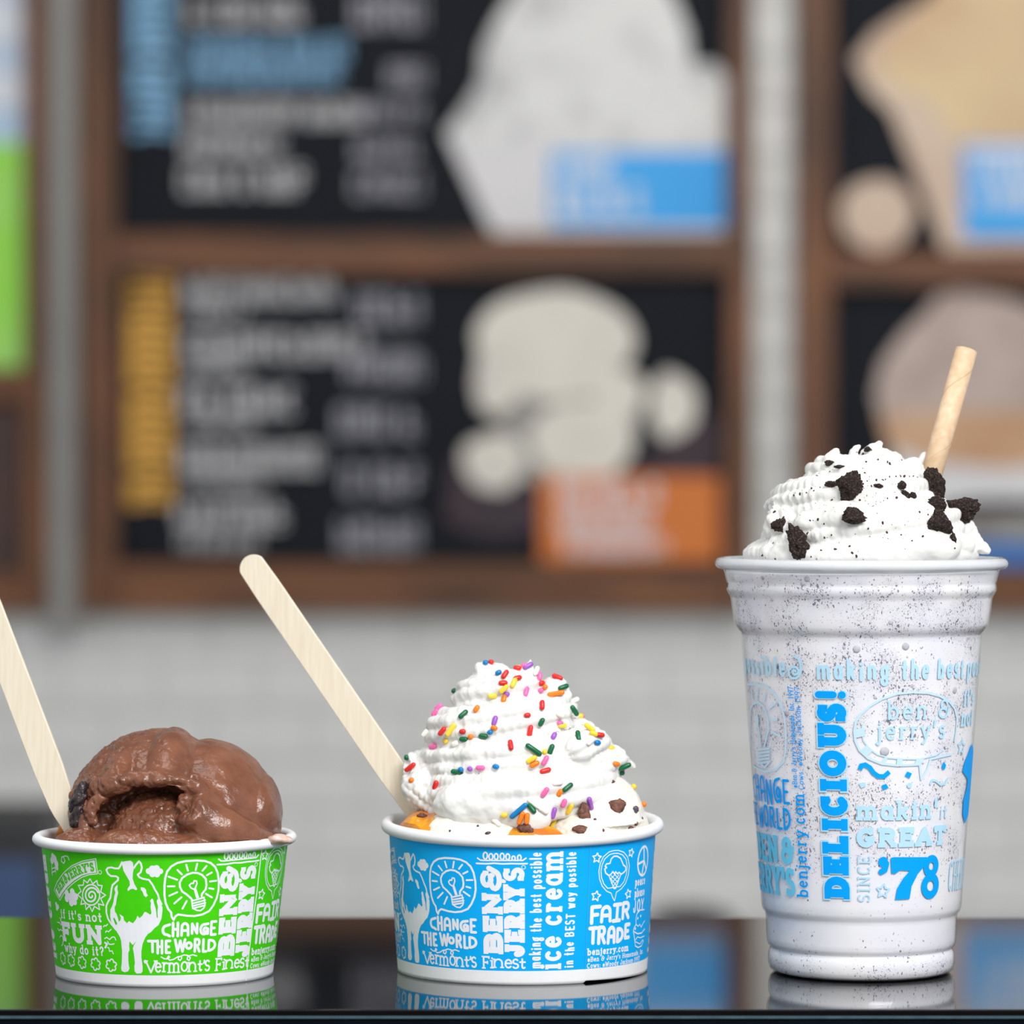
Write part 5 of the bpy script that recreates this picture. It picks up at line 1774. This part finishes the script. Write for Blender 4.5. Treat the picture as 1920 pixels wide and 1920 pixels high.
tear = np.exp(-(((V[:, 0] - 8) / 5.5) ** 2 + ((V[:, 2] - 57) / 7.5) ** 2)) * (V[:, 1] < -8)
smooth = np.clip((V[:, 0] - 9) / 5, 0, 1) * np.clip((V[:, 2] - 47) / 5, 0, 1)
hollow = np.exp(-(((V[:, 0] - 1) / 15) ** 2 + ((V[:, 2] - 57) / 7.5) ** 2)) * (V[:, 1] < -8)
rough = np.clip(.30 + .55 * np.clip((-V[:, 0]) / 22, 0, 1) + .8 * hollow - .34 * smooth, .05, 1)
rough = rough * (.55 + .6 * np.clip(fbm(V, .09, 2, 55) + .3, 0, 1))
pits = np.minimum(fbm(V, .75, 3, 51) + .12, 0) * 1.25
edge = np.exp(-(((V[:, 0] + 2) / 22) ** 2 + ((V[:, 2] - 66.5) / 3.2) ** 2)) * (V[:, 1] < -14)
crack = -np.exp(-(fbm(V * np.array([1, 1, .6]), .085, 2, 66) / .045) ** 2) * .55 * (.25 + rough)
V = V + N * (fbm(V, .10, 2, 60) * (.8 - .45 * smooth) + crack + (fbm(V, .28, 3, 61) * .55 + pits + np.abs(fbm(V, .5, 3, 63)) * .5 - .2) * rough + fbm(V, .22, 3, 64) * 1.5 * edge + fbm(V, .26, 3, 71) * 1.6 * tear + fbm(V, .30, 2, 68) * .16 * smooth)[:, None]
V = relax(V, Q, 1, .25)
choc = food('ice_cream_scoop', V, Q, GREEN.cx, GREEN.cy, M['choc'])
tag(choc, 'brown chocolate ice cream scoop with a torn hollow front, in the green paper cup', 'ice cream')


def bvh(o):
    me = o.data
    co = np.empty(len(me.vertices) * 3, np.float32)
    me.vertices.foreach_get('co', co)
    W = np.array(o.matrix_world if o.parent is None else Matrix.Identity(4))
    return BVHTree.FromPolygons([tuple(v) for v in co.reshape(-1, 3)], [tuple(p.vertices) for p in me.polygons])


def hit(trees, px, py):
    o, d = Vector((0, CAM_Y, CAM_Z)), ray(px, py).normalized()
    best = None
    for t in trees:
        p, n, i, dist = t.ray_cast(o, d)
        if p is not None and (best is None or dist < best[2]):
            best = (p, n, dist)
    return best


def lump_me(name, r, seed, rough=.28, sub=3, sq=(1, 1, 1), freq=.55, angular=0.0, grain=0.0):
    bm = bmesh.new()
    bmesh.ops.create_icosphere(bm, subdivisions=sub, radius=1.0)
    V = np.array([v.co[:] for v in bm.verts])
    rr = random.Random(seed)
    cut = np.ones(len(V))
    if angular:
        for _ in range(7):
            d = Vector((rr.uniform(-1, 1), rr.uniform(-1, 1), rr.uniform(-1, 1))).normalized()
            h = rr.uniform(.5, .8)
            s = V @ np.array(d)
            cut = np.minimum(cut, np.where(s > h, h / np.maximum(s, 1e-6), 1.0))
    n = fbm(V, 1.4, 2, seed) * rough + fbm(V, 4.5, 3, seed + 7) * rough * (.45 + .25 * grain) + np.minimum(fbm(V, 9.0, 2, seed + 9), .15) * .11 * grain
    V = V * (cut * (1 + n))[:, None] * np.array(sq)
    for v, c in zip(bm.verts, V):
        v.co = Vector(c) * r
    me = bpy.data.meshes.new(name)
    bm.to_mesh(me)
    bm.free()
    return me


def put(name, me, m, loc, rot=(0, 0, 0), parent=None):
    me.transform(Matrix.Translation(loc) @ (rot.to_matrix().to_4x4() if hasattr(rot, 'to_matrix') else Matrix.Rotation(rot[2], 4, 'Z') @ Matrix.Rotation(rot[1], 4, 'Y') @ Matrix.Rotation(rot[0], 4, 'X')))
    return link_mesh(name, me, m, parent)


T_cream_b, T_ir, T_il, T_car, T_choc = bvh(cream_b), bvh(ice_r), bvh(ice_l), bvh(car), bvh(choc)

# chunks and chips are parts of the scoops they are frozen into
for (px, py, r, sq, key, o, T, sd) in [(1156, 1513, 2.9, (1, .6, 1), 'chunk', ice_r, T_ir, 1), (1098, 1531, 2.8, (.75, .6, 1.6), 'chunk', ice_r, T_ir, 2), (1088, 1556, 2.0, (1.4, .6, .7), 'chunk', ice_r, T_ir, 3),
                                       (1191, 1519, 1.1, (1, .6, 1.2), 'chip', ice_r, T_ir, 4), (1180, 1554, 1.2, (1.5, .5, .6), 'chunk', ice_r, T_ir, 5), (1193, 1544, .7, (1, .6, 1), 'chunk', ice_r, T_ir, 6),
                                       (1140, 1464, 1.6, (1.6, .5, .6), 'chunk', ice_r, T_ir, 7), (1116, 1537, .5, (1, .6, 1), 'chunk', ice_r, T_ir, 8), (1131, 1557, .5, (1, .6, 1), 'chunk', ice_r, T_ir, 9),
                                       (1204, 1534, .5, (1, .6, 1), 'chip', ice_r, T_ir, 10), (917, 1525, 2.1, (1, .6, .9), 'chip', ice_l, T_il, 11), (861, 1530, .9, (1, .6, .7), 'chip', ice_l, T_il, 12),
                                       (897, 1513, .8, (1.4, .6, .6), 'chip', ice_l, T_il, 13), (915, 1562, .8, (1.4, .6, .6), 'chip', ice_l, T_il, 14), (896, 1549, .4, (1, .6, 1), 'chip', ice_l, T_il, 15),
                                       (836, 1532, .4, (1, .6, 1), 'chip', ice_l, T_il, 16), (844, 1558, .4, (1, .6, 1), 'chip', ice_l, T_il, 17), (792, 1531, 1.2, (1.4, .6, .8), 'chunk', car, T_car, 18),
                                       (986, 1556, 2.3, (1.1, .5, .8), 'chunk', car, T_car, 19)]:
    h = hit([T], px, py)
    if h:
        nm = {'chunk': 'chocolate_chunk', 'chip': 'chocolate_chip', 'fudge': 'fudge_piece'}[key]
        put(nm, lump_me(nm, r * .001, sd, .3, 3, sq), M[key], h[0], (0, .3 * math.sin(sd * 2.1), 0), o)
h = hit([T_choc], 150, 1497)
for k_, (px, py, r, sq, sd) in enumerate([(151, 1494, 4.6, (.62, .7, 1.25), 71), (146, 1530, 3.4, (.7, .6, 1.1), 72)]):
    h = hit([T_choc], px, py)
    if h:
        put('fudge_piece', lump_me('fudge_piece', r * .001, sd, .3, 4, sq), M['fudge'], h[0] + Vector((0, .0008, 0)), (0, .45, 0), choc)

# ice cream smear on the rim
smear = lump_me('smear', .0030, 81, .2, 3, (1.5, .9, .62))
p = at(526, 1574, 1.318)
sm = put('ice_cream_smear', smear, mat('melted_chocolate', lin(196, 158, 140), .3, noise=(300, lin(226, 206, 196), 3, .35, .65)), p, (0, .15, .5))
tag(sm, 'small pale brown ice cream smear on the white rim of the green cup', 'ice cream')

drip = lump_me('drip', .0012, 83, .15, 3, (1.2, .5, 3.2))
drip = put('caramel_drip', drip, M['caramel'], Vector((GREEN.cx * .001 - .0362, GREEN.cy * .001 + .0135, .0452)), (0, .12, 0))
tag(drip, 'thin brown drip inside the green cup rim, behind the birch paddle', 'sauce')

# --- whipped cream on the milkshake
f = Field((-48, -48, 130), (50, 48, 182), .5)
cx_ = lerp([(0, 1), (1, -1.5), (2, 2), (2.6, 4)])
pts, rad = helix(-.40, 2.55, 150, lambda t: (cx_(t), 0), lerp([(-.5, 25), (0, 27), (1, 19), (2, 8.5), (2.6, 2.5)]),
                 lerp([(-.5, 141), (0, 146), (1, 157.5), (2, 167), (2.6, 172)]), lerp([(-.5, 6), (-.25, 10), (1, 9.6), (2, 7.6), (2.6, 3.4)]), 8)
f.rope(pts, rad, flutes=10, depth=.17, twist=.05, ruffle=.3, wave=2.3)
f.add(f.ell((0, 0, 140), (39, 39, 9)), 1)
f.add(f.ell((0, 0, 154), (22, 22, 14)), 0)
f.add(f.ell((6, -26, 143.0), (25, 12.5, 8.5)), 1.2)
f.rope([(-20, -24, 150), (-8, -28.5, 151.5), (6, -29.5, 150), (20, -25, 146.5), (31, -17, 143)], [4.5, 7.0, 7.4, 7.0, 4.5], flutes=5, depth=.10)
f.rope([(-12, -21, 159.5), (2, -23.5, 159), (14, -20, 155.5), (24, -13, 151)], [4.5, 6.2, 6.2, 4.0], flutes=5, depth=.12)
f.rope([(-6, -12, 167), (6, -13.5, 165), (15, -10, 161)], [3.5, 5, 3.2], flutes=5, depth=.12)
f.rope([(-10, -4, 166), (-11, -5, 172), (-9, -5, 174)], [4, 2.6, 1.2], flutes=5, depth=.2)
f.rope([(-3, -4, 168), (-3, -5, 174.5), (-1.5, -5, 176)], [3, 1.4, 1.0], flutes=5, depth=.2)
f.rope([(5, -2, 168), (4.2, -3, 174), (6, -3, 177.2)], [5, 3.2, 1.1], flutes=6, depth=.2)
f.rope([(12, -2, 164), (17, -3, 168.5), (20, -4, 166)], [5, 4, 2.2], flutes=6, depth=.2)
f.rope([(28, -6, 146), (34, -5, 147.5), (37, -6, 144), (41.5, -6, 141.5)], [6, 4.5, 3.2, 1.4], flutes=6, depth=.2, ruffle=.3)
f.rope([(-20, -16, 145), (-26, -10, 150), (-25, -2, 156)], [7, 7.5, 6], flutes=9, depth=.22, ruffle=.45)
P = f.P
r2 = np.sqrt(P[..., 0] ** 2 + P[..., 1] ** 2)
f.F = np.where(P[..., 2] < 139.6, np.maximum(f.F, r2 - 44.6), f.F)
V, Q = f.mesh()
V = relax(V, Q, 2)
N = vnormals(V, Q)
left = np.clip((-V[:, 0] - 4) / 18, 0, 1) + np.clip((V[:, 2] - 160) / 12, 0, .9)
left = np.clip(left, .12, 1)
V = V + N * ((fbm(V, .34, 3, 11) * .36 + fbm(V, .9, 2, 15) * .13) * (.35 + .65 * left) + fbm(V, .12, 2, 19) * .8)[:, None]
r2 = np.sqrt(V[:, 0] ** 2 + V[:, 1] ** 2)
V[:, :2] *= np.where((V[:, 2] < 139) & (r2 > 44.7), 44.7 / np.maximum(r2, 1), 1)[:, None]
cream_s = food('whipped_cream', V, Q, SHAKE.cx, SHAKE.cy, M['cream'])
tag(cream_s, 'white whipped cream mound with dark cookie pieces, on top of the milkshake', 'whipped cream')
T_cream_s = bvh(cream_s)

# --- cookie pieces
CK = [(1595, 912, 23, (.95, .7, 1.15), 'dark angular cookie piece at the top centre of the milkshake cream', .5),
      (1560, 909, 9, (1.3, .7, .7), 'small dark cookie bit touching the angular cookie piece at the top centre', 0),
      (1600, 969, 19, (1.35, .7, .78), 'squat dark cookie piece in the middle of the milkshake cream, below the angular one', 0),
      (1462, 982, 12.5, (.95, .7, 1.05), 'small dark cookie piece at the left flank, above the long triangular one', .3),
      (1495, 1021, 27, (.78, .6, 1.25), 'long triangular dark cookie piece low on the left of the milkshake cream', -.45),
      (1753, 904, 21, (.85, .7, 1.25), 'upright dark cookie piece leaning against the foot of the straw', -.1),
      (1756, 943, 16, (1.1, .7, .95), 'dark cookie piece directly below the upright one at the straw', .2),
      (1804, 956, 24, (1.3, .7, .82), 'dark cookie piece sticking out furthest to the right of the milkshake cream', .15),
      (1761, 981, 21, (.95, .7, 1.1), 'lowest dark cookie piece of the cluster under the straw', -.4),
      (1690, 910, 8.5, (1.1, .7, .8), 'tiny dark cookie bit between the top centre piece and the straw', .5),
      (1700, 927, 7.5, (1.2, .7, .7), 'tiny dark cookie bit left of the cluster under the straw, upper of two', .6),
      (1713, 930, 6.5, (1.0, .7, .9), 'tiny dark cookie bit left of the cluster under the straw, lower of two', .1),
      (1788, 1008, 8, (.7, .7, 1.2), 'tiny dark cookie bit above the right edge of the milkshake rim', -.5),
      (1646, 911, 6.5, (1.4, .7, .6), 'flat tiny cookie bit just right of the top centre piece', 0),
      (1555, 868, 6.5, (1.3, .7, .7), 'tiny dark cookie bit under the left peak of the milkshake cream', 0),
      (1576, 875, 6.5, (1.5, .7, .5), 'flat dark cookie flake below the peaks of the milkshake cream', 0),
      (1628, 842, 6, (1.2, .7, .8), 'tiny cookie bit between the two peaks of the milkshake cream', 0)]
cookies = []
for i, (px, py, r, sq, lab, tilt) in enumerate(CK):
    h = hit([T_cream_s], px, py)
    if h:
        p = h[0] - ray(px, py).normalized() * r * .00010
    else:
        p = at(px, py, 1.335)
    o = put('cookie_piece', lump_me('cookie_piece', r * .179 * .00118, 100 + i, .22, 5 if r > 15 else 4, sq, angular=1.0, grain=1.0), M['cookie'], p, (0, tilt, .3 * math.sin(i)))
    tag(o, lab, 'cookie', 'cookie pieces on the milkshake cream')
    cookies.append(o)
# crumbs: far too fine to count
rc_ = random.Random(77)
Vc, Fc = [], []
base = lump_me('tmp', 1.0, 5, .3, 1)
bv = [v.co.copy() for v in base.vertices]
bf = [tuple(p.vertices) for p in base.polygons]
spots = [(1489, 929), (1500, 926), (1512, 924), (1522, 916), (1526, 920), (1538, 914), (1646, 862), (1624, 866), (1668, 869), (1664, 866), (1622, 887), (1626, 902), (1643, 901), (1655, 900), (1660, 899), (1668, 894),
         (1680, 893), (1688, 892), (1695, 893), (1705, 893), (1712, 893), (1720, 895), (1585, 936), (1560, 937), (1612, 938), (1681, 933), (1628, 945), (1519, 976), (1534, 974), (1545, 982), (1628, 991), (1655, 981), (1663, 998),
         (1690, 1003), (1710, 1014), (1730, 1006), (1724, 960), (1740, 966), (1546, 1008), (1559, 1003), (1540, 1032), (1593, 1024), (1598, 1037), (1606, 1043), (1521, 1044), (1514, 1000), (1507, 1002), (1450, 1018), (1430, 1041),
         (1454, 1049), (1567, 1030), (1625, 1056), (1642, 1056), (1790, 1028), (1810, 1052), (1664, 934), (1452, 960), (1634, 912), (1618, 908), (1532, 892), (1690, 862), (1556, 884), (1606, 848), (1618, 852)]
for i in range(150):
    px, py = rc_.gauss(1620, 90), rc_.gauss(945, 52)
    spots.append((px, py))
for i, (px, py) in enumerate(spots):
    h = hit([T_cream_s], px, py)
    if not h or h[2] > 1.40:
        continue
    r = (rc_.uniform(.28, .62) if i < 64 else rc_.uniform(.1, .24)) * .001
    n0 = len(Vc)
    R = Matrix.Rotation(rc_.uniform(0, 6), 3, 'Y') @ Matrix.Rotation(rc_.uniform(0, 6), 3, 'X')
    s3 = Vector((rc_.uniform(.8, 1.5), .7, rc_.uniform(.6, 1.1)))
    Vc += [tuple(h[0] + R @ Vector((v.x * s3.x, v.y * s3.y, v.z * s3.z)) * r) for v in bv]
    Fc += [tuple(n0 + k for k in fc) for fc in bf]
cr = link_mesh('cookie_crumbs', pyd('cookie_crumbs', Vc, Fc), M['crumb'], None)
tag(cr, 'fine dark cookie crumbs scattered over the milkshake whipped cream', 'crumbs', kind='stuff')

# --- straw
def tube(name, a, b, r, m, parent=None, wall=.0004, seg=40, cap=True):
    a, b = Vector(a), Vector(b)
    L = (b - a).length
    prof = [(r - wall, 0), (r, 0), (r, L), (r - wall, L), (r - wall, 0)]
    V, F = [], []
    for i in range(seg):
        t = 2 * PI * i / seg
        V += [(q * math.cos(t), q * math.sin(t), z) for q, z in prof[:4]]
    for i in range(seg):
        j = (i + 1) % seg
        for k in range(4):
            k2 = (k + 1) % 4
            F.append((i * 4 + k, j * 4 + k, j * 4 + k2, i * 4 + k2))
    me = pyd(name, V, F)
    q = (b - a).to_track_quat('Z', 'X')
    me.transform(Matrix.Translation(a) @ q.to_matrix().to_4x4())
    return link_mesh(name, me, m, parent)


top = at(1812, 657, 1.362)
low = at(1749, 880, 1.352)
low2 = low + (low - top) * .35
st = empty('paper_straw', tuple(low2), 'pale tan paper straw leaning out of the milkshake cream', 'straw')
tube('tube', low2, top, .00372, M['straw'], st)
q = (top - low2).to_track_quat('Z', 'X')
Lr = (top - low2).length
Vs, Fs = [], []
for i in range(121):
    t = i / 120
    a = t * 2 * PI * 2.2 + 2.4
    for dz in (-.00022, .00022):
        Vs.append(low2 + q @ Vector((.00376 * math.cos(a), .00376 * math.sin(a), max(0, min(Lr, t * Lr + dz)))))
    if i:
        n0 = 2 * i
        Fs.append((n0 - 2, n0, n0 + 1, n0 - 1))
link_mesh('spiral_seam', pyd('spiral_seam', Vs, Fs), M['straw_seam'], st)
for k_, (px, py, r, sq) in enumerate([(1738, 868, 2.6, (1.1, .8, 1.3)), (1745, 858, 1.7, (1.2, .8, .9)), (1756, 868, 1.5, (1.4, .8, .8)), (1769, 851, .6, (1, 1, 1))]):
    put('cream_dab', lump_me('cream_dab', r * .001, 130 + k_, .25, 3, sq), M['cream'], at(px, py, 1.3545), (0, 0, 0), cream_s)


# --- wooden paddles
def paddle(label, top_px, bot_px, dt, db, w, wfun):
    a, b = at(*top_px, dt), at(*bot_px, db)
    L = (b - a).length
    t = (b - a).normalized()
    yv = Vector((0, 1, 0)) - t * t.y
    yv.normalize()
    xv = yv.cross(t)
    yv = (Matrix.Rotation(.22, 3, t) @ yv)
    xv = (Matrix.Rotation(.22, 3, t) @ xv)
    tipn = [w / 2 * (1 - math.cos(PI / 2 * i / 14)) for i in range(15)]
    ss = tipn + [w / 2 + (L - w * .8) * i / 30 for i in range(1, 31)] + [L - w * .3 * (1 - math.sin(PI / 2 * i / 8)) for i in range(1, 9)]
    n = len(ss) - 1
    V, F = [], []
    rows = []
    for s in ss:
        u = s / L
        hw = w / 2 * wfun(u)
        if s < w / 2:
            hw = min(hw, math.sqrt(max((w / 2) ** 2 - (w / 2 - s) ** 2, 1e-9)))
        if L - s < w * .3:
            hw = min(hw, math.sqrt(max(1 - (1 - (L - s) / (w * .3)) ** 2, 0)) * w / 2 * wfun(1) + .0002)
        hw = max(hw, .0003)
        th = .00065
        bvl = .00018
        c = a + t * s
        ring = [(-hw, -th + bvl), (-hw + bvl, -th), (hw - bvl, -th), (hw, -th + bvl), (hw, th - bvl), (hw - bvl, th), (-hw + bvl, th), (-hw, th - bvl)]
        rows.append(len(V))
        V += [c + xv * x + yv * y for x, y in ring]
    for i in range(n):
        for k in range(8):
            k2 = (k + 1) % 8
            F.append((rows[i] + k, rows[i] + k2, rows[i + 1] + k2, rows[i + 1] + k))
    F.append(tuple(rows[0] + k for k in range(8))[::-1])
    F.append(tuple(rows[n] + k for k in range(8)))
    o = link_mesh('wooden_paddle', pyd('wooden_paddle', V, F), M['birch'], None, smooth=False)
    return tag(o, label, 'spoon', 'wooden ice cream paddles')


paddle('pale birch paddle with rounded end, standing in the blue cup beside the whipped cream', (461, 1045), (800, 1541), 1.372, 1.352, .0100,
       lerp([(0, .92), (.12, 1), (.8, 1.0), (1, .9)]))
paddle('pale birch paddle standing in the green cup beside the chocolate scoop', (-45, 1084), (146, 1584), 1.350, 1.338, .0105,
       lerp([(0, .92), (.12, 1), (.72, 1.0), (.86, .86), (.93, .55), (1, .45)]))

# --- sprinkles: (x, y in the close-up of the blue cup, tilt in degrees, colour, length)
SP = [(947, 70, 0, 'yellow', 1), (928, 103, 0, 'red', .7), (970, 95, 20, 'pink', .7), (992, 97, 40, 'purple', 1), (738, 77, 0, 'blue', .5), (765, 75, 10, 'red', .5), (817, 140, 40, 'blue', .6), (853, 147, 60, 'red', .9),
      (925, 168, 20, 'red', .8), (840, 200, 15, 'red', .8), (905, 200, 70, 'yellow', 1), (845, 230, 40, 'yellow', 1), (862, 262, 0, 'purple', .55), (848, 293, 80, 'orange', .8), (777, 270, 0, 'yellow', .8),
      (1058, 158, 80, 'pink', .8), (975, 250, 60, 'pink', .95), (1168, 165, -30, 'red', 1), (1067, 195, 10, 'red', .6), (1098, 220, 0, 'orange', .4), (1072, 240, 0, 'pink', .5), (1200, 220, 20, 'green', 1),
      (1160, 258, 10, 'orange', 1.5), (1070, 330, 70, 'red', .9), (1262, 360, -30, 'green', 1.1), (412, 318, 60, 'pink', .8), (385, 345, 15, 'pink', .8), (463, 268, 70, 'yellow', .6), (522, 207, 20, 'green', .4),
      (605, 390, 70, 'green', 1), (685, 352, 60, 'orange', .7), (792, 425, 75, 'purple', .95), (530, 480, 60, 'yellow', 1.3), (483, 487, 40, 'red', .9), (603, 487, 0, 'red', .6), (610, 525, 15, 'green', .8),
      (650, 512, 0, 'orange', .5), (727, 505, 5, 'green', .8), (790, 465, -20, 'orange', .6), (765, 485, 0, 'blue', .5), (505, 540, 30, 'yellow', .5), (428, 577, 0, 'pink', .8), (985, 392, 10, 'red', .6),
      (1005, 485, 80, 'red', 1.1), (1067, 427, 60, 'green', .75), (1145, 515, 60, 'purple', .7), (1180, 440, 10, 'pink', .6), (1192, 450, 0, 'yellow', .8), (1302, 402, 10, 'yellow', .7), (1330, 390, 0, 'pink', .5),
      (1362, 470, -55, 'yellow', 1.1), (1385, 505, -20, 'yellow', .8), (1420, 508, 0, 'red', .8), (1402, 553, 0, 'blue', .6), (1288, 518, 75, 'green', 1), (1483, 580, -10, 'yellow', .7), (888, 573, -85, 'red', 1),
      (1025, 593, -35, 'green', 1.6), (1125, 593, 65, 'green', 1), (1015, 655, 30, 'yellow', 1), (1092, 660, 60, 'pink', .9), (1028, 680, 25, 'orange', .9), (1095, 727, 30, 'red', 1), (1515, 683, 0, 'orange', .7),
      (1567, 690, 15, 'green', 1.2), (1545, 735, 0, 'green', .5), (1563, 733, 80, 'red', .6), (265, 640, 60, 'green', .5), (292, 700, 25, 'red', 1.2), (297, 780, 10, 'orange', .5), (442, 803, 60, 'red', .9),
      (567, 727, -5, 'green', 1), (597, 710, 0, 'blue', .5), (650, 708, 0, 'purple', .4), (710, 703, 0, 'pink', .8), (805, 693, 0, 'blue', .6), (1092, 845, 60, 'pink', .95), (1177, 850, 60, 'orange', .7),
      (1224, 820, 30, 'green', 1.05), (1203, 913, 70, 'pink', .8), (1238, 943, 80, 'yellow', 1.15), (1360, 912, -60, 'purple', 1.4), (1137, 973, 70, 'purple', 1), (938, 960, 40, 'blue', 1.9), (1015, 950, -55, 'green', 1.0),
      (953, 1005, 65, 'orange', 1.2), (988, 1008, 85, 'orange', 1), (850, 983, 20, 'yellow', .6), (1152, 1040, 80, 'yellow', 1), (1737, 950, -60, 'orange', .5), (1620, 822, -40, 'yellow', .5), (1090, 610, 70, 'yellow', .5),
      (1260, 385, 0, 'white', .8), (1275, 300, 40, 'white', .8), (1025, 920, -40, 'white', 1.2), (1165, 800, 20, 'white', 1), (1040, 120, 60, 'white', .9), (1300, 440, 30, 'white', .8), (1180, 385, -20, 'white', .8),
      (1360, 545, 30, 'white', .9), (800, 1035, -50, 'white', 1), (560, 560, 10, 'white', .7), (1080, 960, -30, 'white', 1), (380, 500, 40, 'white', .8)]
COL = {'yellow': (250, 214, 62), 'red': (228, 44, 40), 'pink': (246, 112, 178), 'purple': (160, 92, 196), 'blue': (0, 128, 196), 'orange': (250, 132, 22), 'green': (0, 104, 62), 'white': (250, 246, 238)}
for k_ in COL:
    M['sp_' + k_] = mat('sugar_' + k_, lin(*COL[k_]), .3, spec=.45, noise=(800, lin(*[min(255, int(v * .95)) for v in COL[k_]]), 3, .4, .6))
_sp_me = {}


def sprinkle_me(col, ln):
    key = (col, round(ln, 1))
    if key not in _sp_me:
        r = .00086
        L = max(.0040 * ln, .0019)
        h = L / 2 - r
        prof = [(r * math.sin(math.radians(a)), -max(h, 0) - r * math.cos(math.radians(a))) for a in (4, 30, 60, 90)] + [(r * 1.02, 0)] + \
               [(r * math.sin(math.radians(a)), max(h, 0) + r * math.cos(math.radians(a))) for a in (90, 60, 30, 4)]
        V, F = [], []
        seg = 12
        m_ = len(prof)
        for i in range(seg):
            t = 2 * PI * i / seg
            V += [(z, q * math.cos(t), q * math.sin(t)) for q, z in prof]
        for i in range(seg):
            j = (i + 1) % seg
            for k in range(m_ - 1):
                F.append((i * m_ + k, i * m_ + k + 1, j * m_ + k + 1, j * m_ + k))
        F.append(tuple(i * m_ for i in range(seg)))
        F.append(tuple(i * m_ + m_ - 1 for i in range(seg))[::-1])
        me = pyd('sprinkle', V, F)
        me.materials.append(M['sp_' + col])
        me.polygons.foreach_set('use_smooth', np.ones(len(me.polygons), dtype=bool))
        _sp_me[key] = me
    return _sp_me[key]


def zone(x, y):
    if y < 330:
        return 'at the peak of the whipped cream' if x < 1030 else 'right of the peak of the whipped cream'
    if y < 640:
        return 'on the upper left slope' if x < 830 else ('on the upper middle face' if x < 1160 else 'on the upper right slope')
    if y < 870:
        return 'on the lower left fold' if x < 830 else ('on the lower middle face' if x < 1260 else 'on the lower right edge')
    return 'at the foot of the whipped cream' if x < 1300 else 'on the right scoop'


ORD = ['', 'second', 'third', 'fourth', 'fifth', 'sixth', 'seventh', 'eighth']
groups = {}
for i, s in enumerate(SP):
    groups.setdefault((s[3], zone(s[0], s[1])), []).append(i)
LAB = {}
for (c, z), ids in groups.items():
    ids.sort(key=lambda i: SP[i][1])
    for n_, i in enumerate(ids):
        if len(ids) == 1:
            LAB[i] = 'single %s sugar sprinkle %s in the blue cup' % (c, z)
        elif n_ == 0:
            LAB[i] = '%s sugar sprinkle %s, topmost of its colour there' % (c, z)
        elif n_ == len(ids) - 1:
            LAB[i] = '%s sugar sprinkle %s, lowest of its colour there' % (c, z)
        else:
            LAB[i] = '%s sugar sprinkle %s, %s highest of its colour' % (c, z, ORD[n_])
trees = [T_cream_b, T_ir, T_il]
sprinkles = []
for i, (x, y, ang, col, ln) in enumerate(SP):
    px, py = 680 + x / 3.2, 1220 + y / 3.2
    h = hit(trees, px, py)
    if h is None:                      # on the outline: move toward the middle of the swirl until it is met
        for s in range(1, 14):
            qx = px + (950 - px) / 90 * s
            qy = py + (1400 - py) / 90 * s
            h = hit(trees, qx, qy)
            if h:
                break
    if h is None:
        continue
    p, n, _ = h
    d = Vector((math.cos(math.radians(ang)), 0, math.sin(math.radians(ang))))
    d = d - n * d.dot(n) * .75
    d.normalize()
    o = bpy.data.objects.new('sprinkle', sprinkle_me(col, ln))
    C.objects.link(o)
    o.location = p + n * .00055
    o.rotation_mode = 'QUATERNION'
    o.rotation_quaternion = d.to_track_quat('X', 'Z')
    tag(o, LAB[i], 'sprinkle', 'sugar sprinkles on the whipped cream')
    sprinkles.append(o)
